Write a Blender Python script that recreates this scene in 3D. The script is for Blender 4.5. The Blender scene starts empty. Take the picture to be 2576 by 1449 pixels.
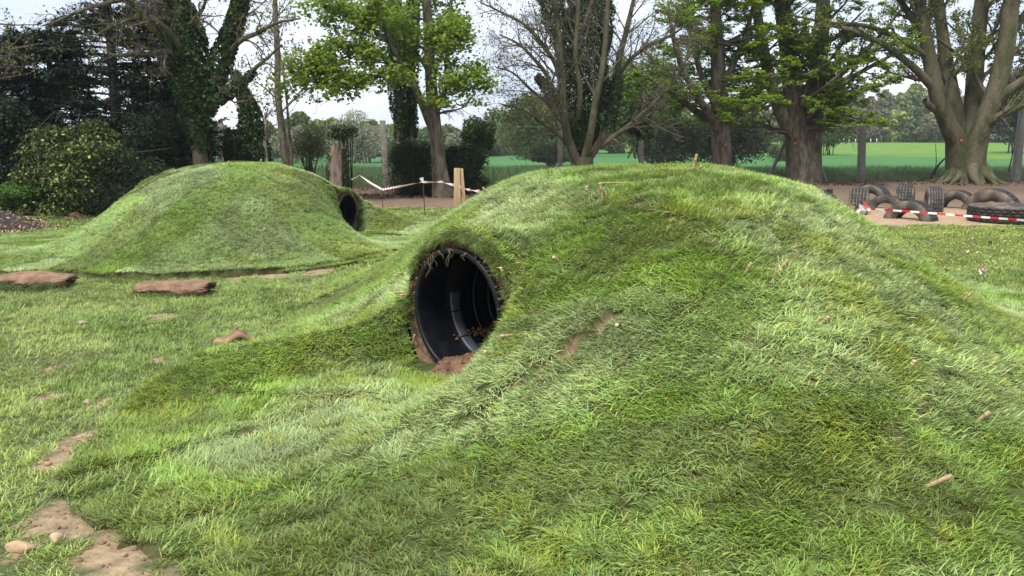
import bpy, math, random
import numpy as np
from math import radians, sin, cos, pi
SC = bpy.context.scene
COL = SC.collection
# ------------------------------------------------------------------ camera
PITCH, FPX, CAMZ = radians(10.1), 2075.0, 1.65
cam_d = bpy.data.cameras.new("camera"); cam = bpy.data.objects.new("camera", cam_d); COL.objects.link(cam)
cam_d.sensor_width = 36; cam_d.lens = 29.0; cam_d.clip_start = 0.05; cam_d.clip_end = 3000
cam.location = (0, 0, CAMZ); cam.rotation_euler = (radians(90) - PITCH, 0, 0); SC.camera = cam
# ------------------------------------------------------------------ world, sun, exposure
SUN_EL, SUN_AZ = radians(58), radians(-150)      # azimuth from +Y towards +X
SC.view_settings.view_transform = 'Standard'; SC.view_settings.look = 'None'
SC.view_settings.exposure = 1.5; SC.view_settings.gamma = 1
w = bpy.data.worlds.new("World"); SC.world = w; w.use_nodes = True
nt = w.node_tree; nt.nodes.clear()
def N(t, **k):
    n = nt.nodes.new(t)
    for a, b in k.items(): setattr(n, a, b)
    return n
out = N('ShaderNodeOutputWorld'); mx = N('ShaderNodeMixShader'); b1 = N('ShaderNodeBackground'); b2 = N('ShaderNodeBackground')
sky = N('ShaderNodeTexSky', sky_type='NISHITA', sun_disc=False, sun_elevation=SUN_EL, sun_rotation=SUN_AZ)
b1.inputs[1].default_value = 0.09
tc = N('ShaderNodeTexCoord'); mp = N('ShaderNodeMapping'); mp.inputs['Scale'].default_value = (1.2, 1.2, 4.5)
no = N('ShaderNodeTexNoise'); no.inputs['Scale'].default_value = 2.2; no.inputs['Detail'].default_value = 6; no.inputs['Roughness'].default_value = .55
rp = N('ShaderNodeValToRGB')
rp.color_ramp.elements[0].position = .36; rp.color_ramp.elements[0].color = (.44, .50, .62, 1)
rp.color_ramp.elements[1].position = .64; rp.color_ramp.elements[1].color = (.80, .83, .88, 1)
L = nt.links.new
L(tc.outputs['Generated'], mp.inputs[0]); L(mp.outputs[0], no.inputs['Vector']); L(no.outputs['Fac'], rp.inputs[0])
L(rp.outputs[0], b2.inputs[0]); b2.inputs[1].default_value = 0.62
L(sky.outputs[0], b1.inputs[0]); mx.inputs[0].default_value = .88
L(b1.outputs[0], mx.inputs[1]); L(b2.outputs[0], mx.inputs[2]); L(mx.outputs[0], out.inputs[0])
sd = bpy.data.lights.new("sun", 'SUN'); sd.energy = 1.6; sd.angle = radians(12); sd.color = (1, .965, .9)
sun = bpy.data.objects.new("sun", sd); COL.objects.link(sun)
sun.rotation_euler = (pi/2 - SUN_EL, 0, pi - SUN_AZ)
# ------------------------------------------------------------------ picture <-> place
CP, SP = cos(PITCH), sin(PITCH)
def ray(px, py):
    xc = (px - 1288)/FPX; yc = -(py - 724.5)/FPX
    return np.array([xc, CP + yc*SP, -SP + yc*CP])
def at(px, py, d):
    r = ray(px, py); return np.array([0, 0, CAMZ]) + r*(d/r[1])
def onz(px, py, z=0.):
    r = ray(px, py); return np.array([0, 0, CAMZ]) + r*((z - CAMZ)/r[2])
def m_at(d): return d*CP/FPX                       # metres per picture pixel at distance d (about)
# ------------------------------------------------------------------ numbers
def rnd(ix, iy, seed):
    h = (ix.astype(np.int64)*374761393 + iy.astype(np.int64)*668265263 + seed*1442695041) & 0x7fffffff
    h = ((h ^ (h >> 13))*1274126177) & 0x7fffffff
    return ((h ^ (h >> 16)) & 0xffff)/65535.0
def vn(x, y, s, seed=0):
    x = np.asarray(x, float)/s; y = np.asarray(y, float)/s
    ix = np.floor(x); iy = np.floor(y); fx = x - ix; fy = y - iy
    fx = fx*fx*(3 - 2*fx); fy = fy*fy*(3 - 2*fy)
    a = rnd(ix, iy, seed); b = rnd(ix+1, iy, seed); c = rnd(ix, iy+1, seed); d = rnd(ix+1, iy+1, seed)
    return (a*(1-fx)+b*fx)*(1-fy) + (c*(1-fx)+d*fx)*fy
def fbm(x, y, s, seed=0, o=3):
    r = 0; a = 1; t = 0
    for k in range(o): r = r + a*vn(x, y, s, seed+k*17); t += a; a *= .5; s *= .47
    return r/t
def ss(a, b, x):
    t = np.clip((x-a)/(b-a), 0, 1); return t*t*(3-2*t)
def inpoly(x, y, P):
    x = np.asarray(x, float); y = np.asarray(y, float); r = np.zeros(np.broadcast(x, y).shape, bool)
    for (x1, y1), (x2, y2) in zip(P, P[1:]+P[:1]):
        c = ((y1 > y) != (y2 > y)) & (x < (x2-x1)*(y-y1)/((y2-y1) or 1e-9) + x1); r ^= c
    return r
# ------------------------------------------------------------------ meshes
def qmesh(name, V, F, mat=None, parent=None, smooth=True, attrs=None):
    V = np.asarray(V, np.float32); F = np.asarray(F, np.int32); k = F.shape[1]
    me = bpy.data.meshes.new(name)
    me.vertices.add(len(V)); me.vertices.foreach_set('co', V.ravel())
    me.loops.add(F.size); me.loops.foreach_set('vertex_index', F.ravel())
    me.polygons.add(len(F)); me.polygons.foreach_set('loop_start', np.arange(0, F.size, k, dtype=np.int32))
    me.update(calc_edges=True)
    if smooth: me.polygons.foreach_set('use_smooth', np.ones(len(F), bool))
    for an, av in (attrs or {}).items():
        av = np.asarray(av, np.float32)
        if av.ndim == 2:
            if av.shape[1] == 3: av = np.hstack([av, np.ones((len(av), 1), np.float32)])
            a = me.attributes.new(an, 'FLOAT_COLOR', 'POINT'); a.data.foreach_set('color', av.ravel())
        else:
            a = me.attributes.new(an, 'FLOAT', 'POINT'); a.data.foreach_set('value', av.ravel())
    if mat: me.materials.append(mat)
    o = bpy.data.objects.new(name, me); COL.objects.link(o)
    if parent: o.parent = parent
    return o
class MB:
    """collects quads (tris as degenerate-free quads are avoided) and links them as one mesh"""
    def __init__(s): s.V = []; s.F = []; s.C = []; s.n = 0
    def add(s, V, F, c=None):
        V = np.asarray(V, float).reshape(-1, 3); F = np.asarray(F, int)
        s.V.append(V); s.F.append(F + s.n); s.n += len(V)
        c = np.ones((len(V), 3)) if c is None else np.broadcast_to(np.asarray(c, float), (len(V), 3))
        s.C.append(c); return s
    def build(s, name, mat, parent=None, smooth=True):
        return qmesh(name, np.vstack(s.V), np.vstack(s.F), mat, parent, smooth, {'col': np.vstack(s.C)})
def tubes(P, R, k=5):
    """P (M,N,3) paths, R (M,N) radii -> verts, quads"""
    P = np.asarray(P, float); R = np.asarray(R, float); M, n, _ = P.shape
    T = np.gradient(P, axis=1); T /= np.linalg.norm(T, axis=2, keepdims=True) + 1e-9
    T0 = P[:, -1] - P[:, 0]; T0 /= np.linalg.norm(T0, axis=1, keepdims=True) + 1e-9
    up = np.where(np.abs(T0[:, 2:3]) > .75, np.array([[1., 0, 0]]), np.array([[0, 0, 1.]]))
    A = np.cross(T, up[:, None, :]); A /= np.linalg.norm(A, axis=2, keepdims=True) + 1e-9
    B = np.cross(A, T)
    th = np.arange(k)*2*pi/k
    V = P[:, :, None, :] + R[:, :, None, None]*(A[:, :, None, :]*np.cos(th)[None, None, :, None] + B[:, :, None, :]*np.sin(th)[None, None, :, None])
    base = (np.arange(M)*n*k)[:, None, None]; i = np.arange(n-1)[None, :, None]; j = np.arange(k)[None, None, :]
    a = base + i*k + j; b = base + i*k + (j+1) % k
    F = np.stack([a, b, b+k, a+k], -1).reshape(-1, 4)
    return V.reshape(-1, 3), F
def tag(o, label=None, cat=None, group=None, kind=None):
    if label: o['label'] = label
    if cat: o['category'] = cat
    if group: o['group'] = group
    if kind: o['kind'] = kind
    return o
def empty(name, loc=(0, 0, 0)):
    o = bpy.data.objects.new(name, None); o.location = [float(c) for c in loc]; COL.objects.link(o); o.empty_display_size = .2; return o
def keep(o, root):                                # parent without moving (root has only a location)
    o.parent = root; o.matrix_parent_inverse.identity()
    me = o.data; me.transform(__import__('mathutils').Matrix.Translation(-root.location)); return o
# ------------------------------------------------------------------ materials
def mat(name, base=(.5, .5, .5), rough=.8, attr='col', nscale=0, namt=.3, c2=None, bump=0, bscale=None, trans=0, spec=.3, metal=0, nlo=.35, nhi=.65, coord='Object', stretch=None, inst=False, emis=None):
    m = bpy.data.materials.new(name); m.use_nodes = True; t = m.node_tree; t.nodes.clear(); l = t.links.new
    o = t.nodes.new('ShaderNodeOutputMaterial'); p = t.nodes.new('ShaderNodeBsdfPrincipled')
    p.inputs['Roughness'].default_value = rough; p.inputs['Metallic'].default_value = metal
    p.inputs['Specular IOR Level'].default_value = spec
    c = t.nodes.new('ShaderNodeRGB'); c.outputs[0].default_value = (*base, 1); cur = c.outputs[0]
    vec = None
    if nscale or bump:
        g = t.nodes.new('ShaderNodeTexCoord'); vec = g.outputs[coord]
        if stretch:
            q = t.nodes.new('ShaderNodeMapping'); q.inputs['Scale'].default_value = stretch; l(vec, q.inputs[0]); vec = q.outputs[0]
    if nscale:
        n = t.nodes.new('ShaderNodeTexNoise'); n.inputs['Scale'].default_value = nscale; n.inputs['Detail'].default_value = 5; n.inputs['Roughness'].default_value = .6
        l(vec, n.inputs['Vector'])
        r = t.nodes.new('ShaderNodeMapRange'); r.inputs[1].default_value = nlo; r.inputs[2].default_value = nhi; l(n.outputs['Fac'], r.inputs[0])
        q = t.nodes.new('ShaderNodeMix'); q.data_type = 'RGBA'; l(r.outputs[0], q.inputs['Factor']); l(cur, q.inputs['A'])
        q.inputs['B'].default_value = (*(c2 or tuple(x*(1-namt) for x in base)), 1); cur = q.outputs['Result']
    if attr:
        a = t.nodes.new('ShaderNodeAttribute'); a.attribute_name = attr
        q = t.nodes.new('ShaderNodeMix'); q.data_type = 'RGBA'; q.blend_type = 'MULTIPLY'; q.inputs['Factor'].default_value = 1
        l(cur, q.inputs['A']); l(a.outputs['Color'], q.inputs['B']); cur = q.outputs['Result']
    l(cur, p.inputs['Base Color'])
    if bump:
        n = t.nodes.new('ShaderNodeTexNoise'); n.inputs['Scale'].default_value = bscale or nscale or 10; n.inputs['Detail'].default_value = 6; l(vec, n.inputs['Vector'])
        b = t.nodes.new('ShaderNodeBump'); b.inputs['Strength'].default_value = 1; b.inputs['Distance'].default_value = bump
        l(n.outputs['Fac'], b.inputs['Height']); l(b.outputs[0], p.inputs['Normal'])
    if trans:
        tr = t.nodes.new('ShaderNodeBsdfTranslucent'); s = t.nodes.new('ShaderNodeMixShader'); s.inputs[0].default_value = trans
        q = t.nodes.new('ShaderNodeMix'); q.data_type = 'RGBA'; q.blend_type = 'MULTIPLY'; q.inputs['Factor'].default_value = 1
        l(cur, q.inputs['A']); q.inputs['B'].default_value = (1.0, 1.0, .55, 1); l(q.outputs['Result'], tr.inputs[0])
        l(p.outputs[0], s.inputs[1]); l(tr.outputs[0], s.inputs[2]); l(s.outputs[0], o.inputs[0])
    else: l(p.outputs[0], o.inputs[0])
    return m
def grass_mat():
    m = bpy.data.materials.new('grass_blades'); m.use_nodes = True; t = m.node_tree; t.nodes.clear(); l = t.links.new
    def nd(x): return t.nodes.new(x)
    o = nd('ShaderNodeOutputMaterial'); p = nd('ShaderNodeBsdfPrincipled'); p.inputs['Roughness'].default_value = .48; p.inputs['Specular IOR Level'].default_value = .38
    ti = nd('ShaderNodeAttribute'); ti.attribute_type = 'INSTANCER'; ti.attribute_name = 'tint'
    bl = nd('ShaderNodeAttribute'); bl.attribute_name = 'col'            # per blade multiplier
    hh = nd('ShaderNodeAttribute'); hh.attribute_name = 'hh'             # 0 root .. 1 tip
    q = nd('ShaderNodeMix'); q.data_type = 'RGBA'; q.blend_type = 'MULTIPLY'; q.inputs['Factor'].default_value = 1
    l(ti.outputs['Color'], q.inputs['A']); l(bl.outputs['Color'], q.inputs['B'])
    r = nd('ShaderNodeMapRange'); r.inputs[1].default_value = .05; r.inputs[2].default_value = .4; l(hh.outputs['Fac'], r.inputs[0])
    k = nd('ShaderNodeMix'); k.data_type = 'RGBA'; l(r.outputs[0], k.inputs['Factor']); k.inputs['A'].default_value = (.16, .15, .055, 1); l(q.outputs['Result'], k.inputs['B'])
    l(k.outputs['Result'], p.inputs['Base Color'])
    tr = nd('ShaderNodeBsdfTranslucent'); s = nd('ShaderNodeMixShader'); s.inputs[0].default_value = .3
    l(k.outputs['Result'], tr.inputs[0]); l(p.outputs[0], s.inputs[1]); l(tr.outputs[0], s.inputs[2]); l(s.outputs[0], o.inputs[0])
    return m
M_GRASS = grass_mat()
M_GROUND = mat('ground_cover', (1, 1, 1), .95, nscale=14, namt=.45, bump=.02, bscale=30)
M_SOIL = mat('bare_soil', (.20, .125, .075), .95, nscale=9, c2=(.10, .06, .036), bump=.02, bscale=45)
M_SOD = mat('sod_underside', (.31, .185, .115), .95, nscale=7, c2=(.15, .09, .055), bump=.012, bscale=60)
M_PIPE = mat('black_plastic', (.005, .006, .009), .42, attr=None, nscale=7, c2=(.028, .023, .019), nlo=.5, nhi=.8, spec=.3, bump=.001, bscale=25)
M_BAND = mat('grey_plastic_band', (.075, .08, .095), .4, attr=None, spec=.6, nscale=20, namt=.4)
M_BAMBOO = mat('bamboo', (.44, .32, .17), .65, nscale=30, c2=(.24, .17, .09))
M_BAMBOO_CUT = mat('bamboo_cut_end', (.70, .57, .36), .8)
M_BARK = mat('grey_brown_bark', (.17, .142, .10), .9, nscale=7.0, nlo=.42, nhi=.60, c2=(.07, .06, .04), bump=.07, bscale=18, stretch=(1, 1, .35))
M_BARK_MOSS = mat('mossy_bark', (.125, .105, .068), .9, nscale=3.0, nlo=.42, nhi=.6, c2=(.06, .066, .024), bump=.07, bscale=18, stretch=(1, 1, .3))
M_BARK_DARK = mat('dark_bark', (.06, .048, .035), .9, nscale=4, c2=(.03, .024, .018), bump=.02, bscale=12)
M_TWIG = mat('twig_bark', (.15, .125, .10), .9, nscale=2, c2=(.085, .07, .05))
M_STUMP = mat('weathered_bare_wood', (.50, .38, .29), .9, nscale=8, c2=(.20, .14, .10), bump=.03, bscale=10, stretch=(1, 1, .3))
M_LEAF = mat('fresh_leaf', (1, 1, 1), .5, trans=.55, spec=.35)
M_LEAF_DK = mat('evergreen_leaf', (1, 1, 1), .6, trans=.12, spec=.2)
M_FAR = mat('distant_leaf', (1, 1, 1), .8, trans=.3, spec=.1)
M_CONC = mat('weathered_concrete', (.27, .25, .215), .9, nscale=6, c2=(.17, .155, .13), bump=.006, bscale=40)
M_WIRE = mat('galvanised_wire', (.22, .23, .22), .6, attr=None)
M_RUBBER = mat('weathered_rubber', (.026, .026, .029), .7, nscale=6, c2=(.075, .062, .05), nlo=.48, nhi=.8, bump=.004, bscale=60)
M_RUBBER2 = mat('dusty_sidewall', (.055, .05, .045), .85, nscale=4, c2=(.20, .155, .11), nlo=.42, nhi=.68)
M_TIMBER = mat('sawn_timber', (.42, .30, .16), .8, nscale=3, c2=(.30, .20, .10), bump=.002, bscale=30, stretch=(6, 6, .6))
M_IRON = mat('rusty_iron', (.09, .06, .045), .7, attr=None, metal=.4)
M_PLAIN = mat('plain_painted', (1, 1, 1), .7)
M_TAPE = mat('plastic_tape', (1, 1, 1), .4, trans=.2)
M_STONE = mat('stone', (.36, .29, .22), .9, nscale=14, c2=(.22, .17, .12), bump=.012, bscale=60)
M_FIELD = mat('young_crop', (1, 1, 1), .85, nscale=.35, namt=.22, bump=.05, bscale=6)
# ================================================================== TERRAIN
def lawn(x, y): return .035*(fbm(x, y, 2.1, 5) - .5)*ss(60, 30, np.asarray(y, float)) + .012*(vn(x, y, .35, 8)-.5)
class Mound:
    def __init__(s, cx, cy, H, RL, RR, RN, RF, k, op, nrm, R, zc, poly, spurw, seed):
        s.c = (cx, cy); s.H = H; s.RL, s.RR, s.RN, s.RF, s.k = RL, RR, RN, RF, k
        s.op = np.array(op, float); n = np.array(nrm, float); s.n = n/np.linalg.norm(n); s.t = np.array([-s.n[1], s.n[0]])
        s.R, s.zc, s.poly, s.sw, s.seed = R, zc, poly, spurw, seed
    def uv(s, x, y):
        dx = x - s.op[0]; dy = y - s.op[1]
        return dx*s.n[0]+dy*s.n[1], dx*s.t[0]+dy*s.t[1]
    def xy(s, u, v): return s.op[0]+u*s.n[0]+v*s.t[0], s.op[1]+u*s.n[1]+v*s.t[1]
    def inside(s, x, y):
        w = .14*(vn(x, y, .30, s.seed)-.5)+.07*(vn(x, y, .09, s.seed+5)-.5); w2 = .14*(vn(x, y, .30, s.seed+3)-.5)+.07*(vn(x, y, .09, s.seed+6)-.5)
        return inpoly(x+w, y+w2, s.poly)
    def h(s, x, y):
        x = np.asarray(x, float); y = np.asarray(y, float)
        dx = x - s.c[0]; dy = y - s.c[1]
        r = np.sqrt((dx/np.where(dx < 0, s.RL, s.RR))**2 + (dy/np.where(dy < 0, s.RN, s.RF))**2)
        m = s.H*np.cos(pi/2*np.clip(r, 0, 1)**s.k)**2
        m = m*(1+.10*(fbm(x, y, 1.3, s.seed)-.5)) 
        if s.skirt: a = s.skirt; m = m + a[4]*np.exp(-((x-a[0])/a[2])**2-((y-a[1])/a[3])**2)*(1-m/s.H)
        u, v = s.uv(x, y); R = s.R
        zt = s.zc + R + s.cov
        wv = np.where(v*s.vsign > 0, s.sw[0], s.sw[1] + s.fan*np.clip(u, 0, 1.6))
        bell = np.cos(pi/2*np.clip(np.abs(v)/wv, 0, 1))**2
        arch = s.zc + np.sqrt(np.clip((R+s.cov-.015)**2 - v*v, 0, None)); arch = np.where(np.abs(v) < R+s.cov-.015, arch, 0)
        fall = np.where(u < 0, 1 - ss(.3, s.back, -u), 1 - ss(0, s.fwd, u))
        sp = np.maximum(zt*bell, np.where(u < 0, arch, 0))*fall
        kk = .18; d = np.clip(.5+.5*(m-sp)/kk, 0, 1); h = sp*(1-d)+m*d + kk*d*(1-d)      # smooth union
        h = np.where(np.maximum(m, sp) < .02, np.maximum(m, sp), h)
        carve = np.where(u > 0, ss(R*1.0+.10*u, R*1.0+.10*u+.22+np.where(v*s.vsign > 0, s.cwr, s.cw)*np.clip(u, 0, 2), np.abs(v)), 1)
        lo = ss(0.1, s.flat, u)                                                   # valley floor meets the open slope
        h = h*carve + (1-carve)*lo*np.minimum(m, h)
        if s.cheek: cf = ss(0, 1, u/(s.cheek+1.5*ss(.5, 2.2, np.abs(v))))*(1-ss(.8, 3.0, np.abs(v))); h = h*np.where((v*s.vsign < 0) & (u > 0), 1-cf, 1)
        # joints between laid rolls
        q = s.strip(x, y); h = h + (q[3]-.5)*.03 - .025*q[2] + s.step
        return h
    def strip(s, x, y):
        """roll id, direction, seam amount"""
        a = s.sdir; p = x*cos(a)+y*sin(a); q = -x*sin(a)+y*cos(a)
        q = q + .10*(vn(x, y, .9, s.seed+7)-.5); i = np.floor(q/s.rw)
        o = rnd(i, i*0, s.seed)*1.5; p = p + .15*(vn(x, y, .8, s.seed+9)-.5); j = np.floor((p+o)/s.rl)
        fq = q/s.rw-i; fp = (p+o)/s.rl-j
        e = np.minimum(np.minimum(fq, 1-fq)*s.rw, np.minimum(fp, 1-fp)*s.rl)
        gap = rnd(i+3, j, s.seed+2); wob = .05*(vn(x, y, .12, s.seed+8)-.5)
        ex = np.zeros(np.shape(x)); s.step = np.zeros(np.shape(x))
        for (xa, ya, xb, yb, wd, st) in s.gaps:
            Lx, Ly = xb-xa, yb-ya; LL = math.hypot(Lx, Ly); tt = ((x-xa)*Lx+(y-ya)*Ly)/LL/LL; dd = (-(x-xa)*Ly+(y-ya)*Lx)/LL + wob
            en = ss(-.12, .1, tt)*ss(1.12, .9, tt); thin = .45+.9*vn(tt*LL, tt*0, .22, s.seed+6)
            ex = np.maximum(ex, (1-ss(wd*.5*thin, wd*thin+.02, np.abs(dd)))*en); s.step = s.step + st*en*ss(-.01, .03, dd)*ss(.5, .05, dd)
        seam = (1-ss(.0, .035, e))*(gap > .35)*ss(.3, .6, vn(x, y, .5, s.seed+4))
        return i, j, np.maximum(seam*(.15 if s.seed == 31 else .45), ex), rnd(i, j, s.seed+1)
P1 = [tuple(onz(*p)[:2]) for p in [(182,1170),(172,1215),(205,1300),(270,1345),(390,1400),(520,1462),(640,1560)]] + [(-.6,2.1),(.2,1.2),(6.0,1.2),(5.9,6),(5.55,8.3),(5.1,10.4),(3.9,12.5),(1.2,12.9),(-1.2,11.2),(-1.9,9.3),(-2.1,7.9)] + [tuple(onz(*p)[:2]) for p in [(640,880),(440,965),(250,1080)]]
m1 = Mound(1.369, 8.753, 1.357, 3.513, 3.46, 6.421, 4.547, 1.58, (-.40, 5.75), (-.70, -.714), .45, .45, P1, (1.35, 1.0), 11)
m1.vsign = 1; m1.fan, m1.cw, m1.cwr = .7, .45, .42; m1.cov = .105; m1.gaps = [(-.22,4.14,.60,4.68,.014,.06), (1.52,4.88,1.98,5.62,.014,-.04), (.17,5.25,.05,5.68,.016,.03), (.90,6.33,1.20,5.62,.008,.04), (1.72,3.52,2.34,4.34,.004,.05), (.45,3.2,1.2,3.75,.003,.035), (-1.95,5.2,-.9,4.9,.015,.03)]; m1.skirt = None; m1.rw, m1.rl = .42, 1.45; m1.back = 2.6; m1.cheek = 0; m1.fwd = 2.6; m1.flat = 2.0; m1.sdir = math.atan2(.714, .70)
P2 = [tuple(onz(*p)[:2]) for p in [(-260,690),(0,694),(190,700),(350,706),(560,700),(700,689),(850,672),(960,655),(1085,586)]] + [(.2,16.9),(-1.4,17.6),(-3,17.6),(-5,17.6),(-7.2,16.6),(-8.2,15),(-9.5,13.3),(-10,12)]
m2 = Mound(-4.45, 13.5, 1.26, 2.72, 3.0, 4.0, 3.6, 1.45, (-2.93, 14.7), (.944, -.33), .325, .40, P2, (1.5, 1.2), 31)
m2.vsign = 1; m2.fan, m2.cw, m2.cwr = 0, .5, .5; m2.cov = .05; m2.gaps = [(-6.0,12.7,-5.0,12.5,.003,.05)]; m2.nos = 1; m2.skirt = (-7.0, 11.6, 1.5, 1.2, .12); m2.rw, m2.rl = .55, 1.25; m2.back = 2.2; m2.cheek = .45; m2.fwd = 1.75; m2.flat = 2.2; m2.sdir = radians(62)
MO = [m1, m2]
def HT(x, y):
    x = np.asarray(x, float); y = np.asarray(y, float); z = lawn(x, y)
    for m in MO: z = z + np.where(m.inside(x, y), m.h(x, y)+.03, 0)
    return z
def hit(px, py, tmax=60):
    r = ray(px, py); d = np.arange(1.2, tmax, .005)/r[1]
    X = r[0]*d; Y = r[1]*d; Z = CAMZ + r[2]*d
    k = np.argmax(Z <= HT(X, Y)); return np.array([X[k], Y[k], Z[k]])
def fence_y(x):
    return np.interp(x, [-14, -1.3, 4.9, 14.4, 18.3, 24], [29.3, 29.5, 30.8, 34, 34.6, 35.4])
# ---- bare ground map: colour of the ground sheet + how much grass grows
G_GREEN = np.array([.085, .115, .035]); G_SAND = np.array([.47, .325, .20]); G_BROWN = np.array([.215, .145, .095]); G_DARK = np.array([.10, .065, .042]); G_BARE = np.array([.38, .275, .165])
BARE = [(190,1110,60,.30),(150,1150,60,.35),(140,1300,85,.45),(215,1320,70,.4),(270,1370,80,.5),(350,1420,95,.5),(440,1440,80,.5),(60,1390,50,.25),(240,1020,45,.28),(120,1000,30,.2),(400,905,30,.22),(400,800,45,.3),(120,930,25,.15),(590,855,38,.2),(330,1030,45,.25),(690,690,60,.3),(600,700,45,.2),(800,680,60,.25),(130,603,26,.3),(280,530,90,.5),(960,600,20,.15),(560,1010,10,.08),(640,880,30,.12)]
BW = [(onz(px, py)[:2], r*m_at(onz(px, py)[1])*1.0, r*m_at(onz(px, py)[1])*1.9) for px, py, r, _ in BARE]
def bare(x, y):
    b = np.zeros(np.broadcast(x, y).shape)
    for (cx, cy), rx, ry in BW:
        q = ((x-cx)/rx)**2 + ((y-cy)/max(ry, .14))**2; b = np.maximum(b, 1-ss(.15, 1.3, q))
    n = fbm(x, y, .20, 77, 4); return ss(.50, .66, b*.80+(n-.5)*1.5)
def soilmap(x, y):
    """0..1 coverage for bare, and the colour"""
    x = np.asarray(x, float); y = np.asarray(y, float)
    wv = (fbm(x, y, 1.4, 51)-.5)
    right = ss(-.2, .5, x - 2.2) if False else 1.0
    edge = 16.2 + .03*(x-6) + wv*1.2                       # front edge of the play area on the right
    sandR = ss(-.15, .25, y-edge)*(x > 1.5)
    edgeL = 20.6 + wv*.8
    sandL = ss(-.2, .3, y-edgeL)*(x <= 1.5)*(x > -6.5)
    hed = ss(-.2, .3, y-(18.2+wv))*(x <= -6.5)
    far = np.clip(sandR+sandL+hed, 0, 1)
    brn = ss(19.6, 22, y+wv*2.5 + .6*(fbm(x, y, .5, 9)-.5)); c = G_SAND*(1-brn[..., None]) + G_BROWN*brn[..., None]
    c = np.where((x <= 1.5)[..., None], G_BROWN*1.05, c)
    dk = ss(26, 29, y+wv*2)[..., None]*.5*(x > 1.5)[..., None] + (hed*.85)[..., None] + ss(23.3, 25, y+wv)[..., None]*.6*((x <= 1.5) & (x > -6.5))[..., None]
    c = c*(1-np.clip(dk, 0, 1)) + G_DARK*np.clip(dk, 0, 1)
    vg = ss(.15, .6, y - fence_y(x) + wv*.6); far = far*(1-vg); c = c*(1-vg[..., None]) + np.array([.05, .085, .025])*vg[..., None]
    b = bare(x, y)*(y < 19)
    cov = np.maximum(far, b); c = np.where((far > .3)[..., None], c, G_BARE)
    return cov, c
def ground_col(x, y):
    cov, c = soilmap(x, y); n = fbm(x, y, .6, 3)[..., None]
    g = (G_GREEN*(1-n*.5) + np.array([.19, .17, .08])*n*.5)*(1-.5*ss(29, 30, y))[..., None]
    m = (.70+.60*fbm(x, y, .10, 4, 4))[..., None]*(.85+.3*fbm(x, y, .9, 14))[..., None]
    return (g*(1-cov[..., None]) + c*cov[..., None])*m
def gridmesh(name, xs, ys, zf, cf, mat_, parent=None, mask=None):
    X, Y = np.meshgrid(xs, ys); Z = zf(X, Y); nx = len(xs)
    i = np.arange(len(ys)-1)[:, None]; j = np.arange(nx-1)[None, :]
    F = np.stack([i*nx+j, i*nx+j+1, (i+1)*nx+j+1, (i+1)*nx+j], -1).reshape(-1, 4)
    if mask is not None:
        mk = mask(X, Y); F = F[mk.ravel()[F].all(axis=1)]
    C = cf(X, Y).reshape(-1, 3)
    return qmesh(name, np.stack([X, Y, Z], -1).reshape(-1, 3), F, mat_, parent, True, {'col': C})
xs = np.concatenate([np.arange(-40, -9, .5), np.arange(-9, 9, .07), np.arange(9, 40.1, .5)])
ys = np.concatenate([np.arange(-3, 1.5, .3), np.arange(1.5, 12, .06), np.arange(12, 30, .12), np.arange(30, 37.1, .4)])
gr = gridmesh('ground', xs, ys, lawn, ground_col, M_GROUND); tag(gr, kind='structure')
# ---- land beyond the fence, out to the horizon
def field_z(x, y):
    k = ss(46, 170, y); rr = ss(-20, 45, x)
    return -.03 - .25*ss(38, 60, y) + k*(.15+1.55*rr) + ss(200, 700, y)*1.0 + .25*(fbm(x, y, 30, 90)-.5)*ss(40, 60, y)
def field_col(x, y):
    a = np.array([.065, .20, .045]); b = np.array([.15, .29, .03]); v = np.array([.055, .095, .03])
    n = fbm(x, y, 9, 61)
    e = ss(-4, 4, y - (92 - .55*(x-25) + (n-.5)*14)); e = e*ss(8, 20, x)
    c = a*(1-e[..., None]) + b*e[..., None]
    rows = .93+.14*(.5+.5*np.sin((x*.35+y*.94)*2*pi/6))*(e < .5) + .12*(fbm(x*.25, y, 2.2, 71)-.5)
    c = c*rows[..., None]
    g = 1-ss(41, 46, y + (vn(x, y, 1.5, 66)-.5)*5)
    return c*(1-g[..., None]) + v*g[..., None]
fxs = np.concatenate([np.arange(-900, -100, 50), np.arange(-100, 101, 1.6), np.arange(150, 901, 50)])
fys = np.concatenate([np.arange(36.8, 130, .8), np.arange(130, 260, 5), np.arange(260, 1500, 60)])
fd = gridmesh('crop_field', fxs, fys, field_z, field_col, M_FIELD); tag(fd, kind='structure')
# side and rear land so that the sheet reaches the horizon all round
MS = MB()
for (x0, x1, y0, y1) in [(-900,-39.9,-300,36.9),(39.9,900,-300,36.9),(-40,40,-300,-2.9)]:
    MS.add([(x0,y0,-.05),(x1,y0,-.05),(x1,y1,-.05),(x0,y1,-.05)], [(0,1,2,3)], (.08,.14,.04))
tag(MS.build('meadow', M_FIELD), kind='structure')
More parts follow.
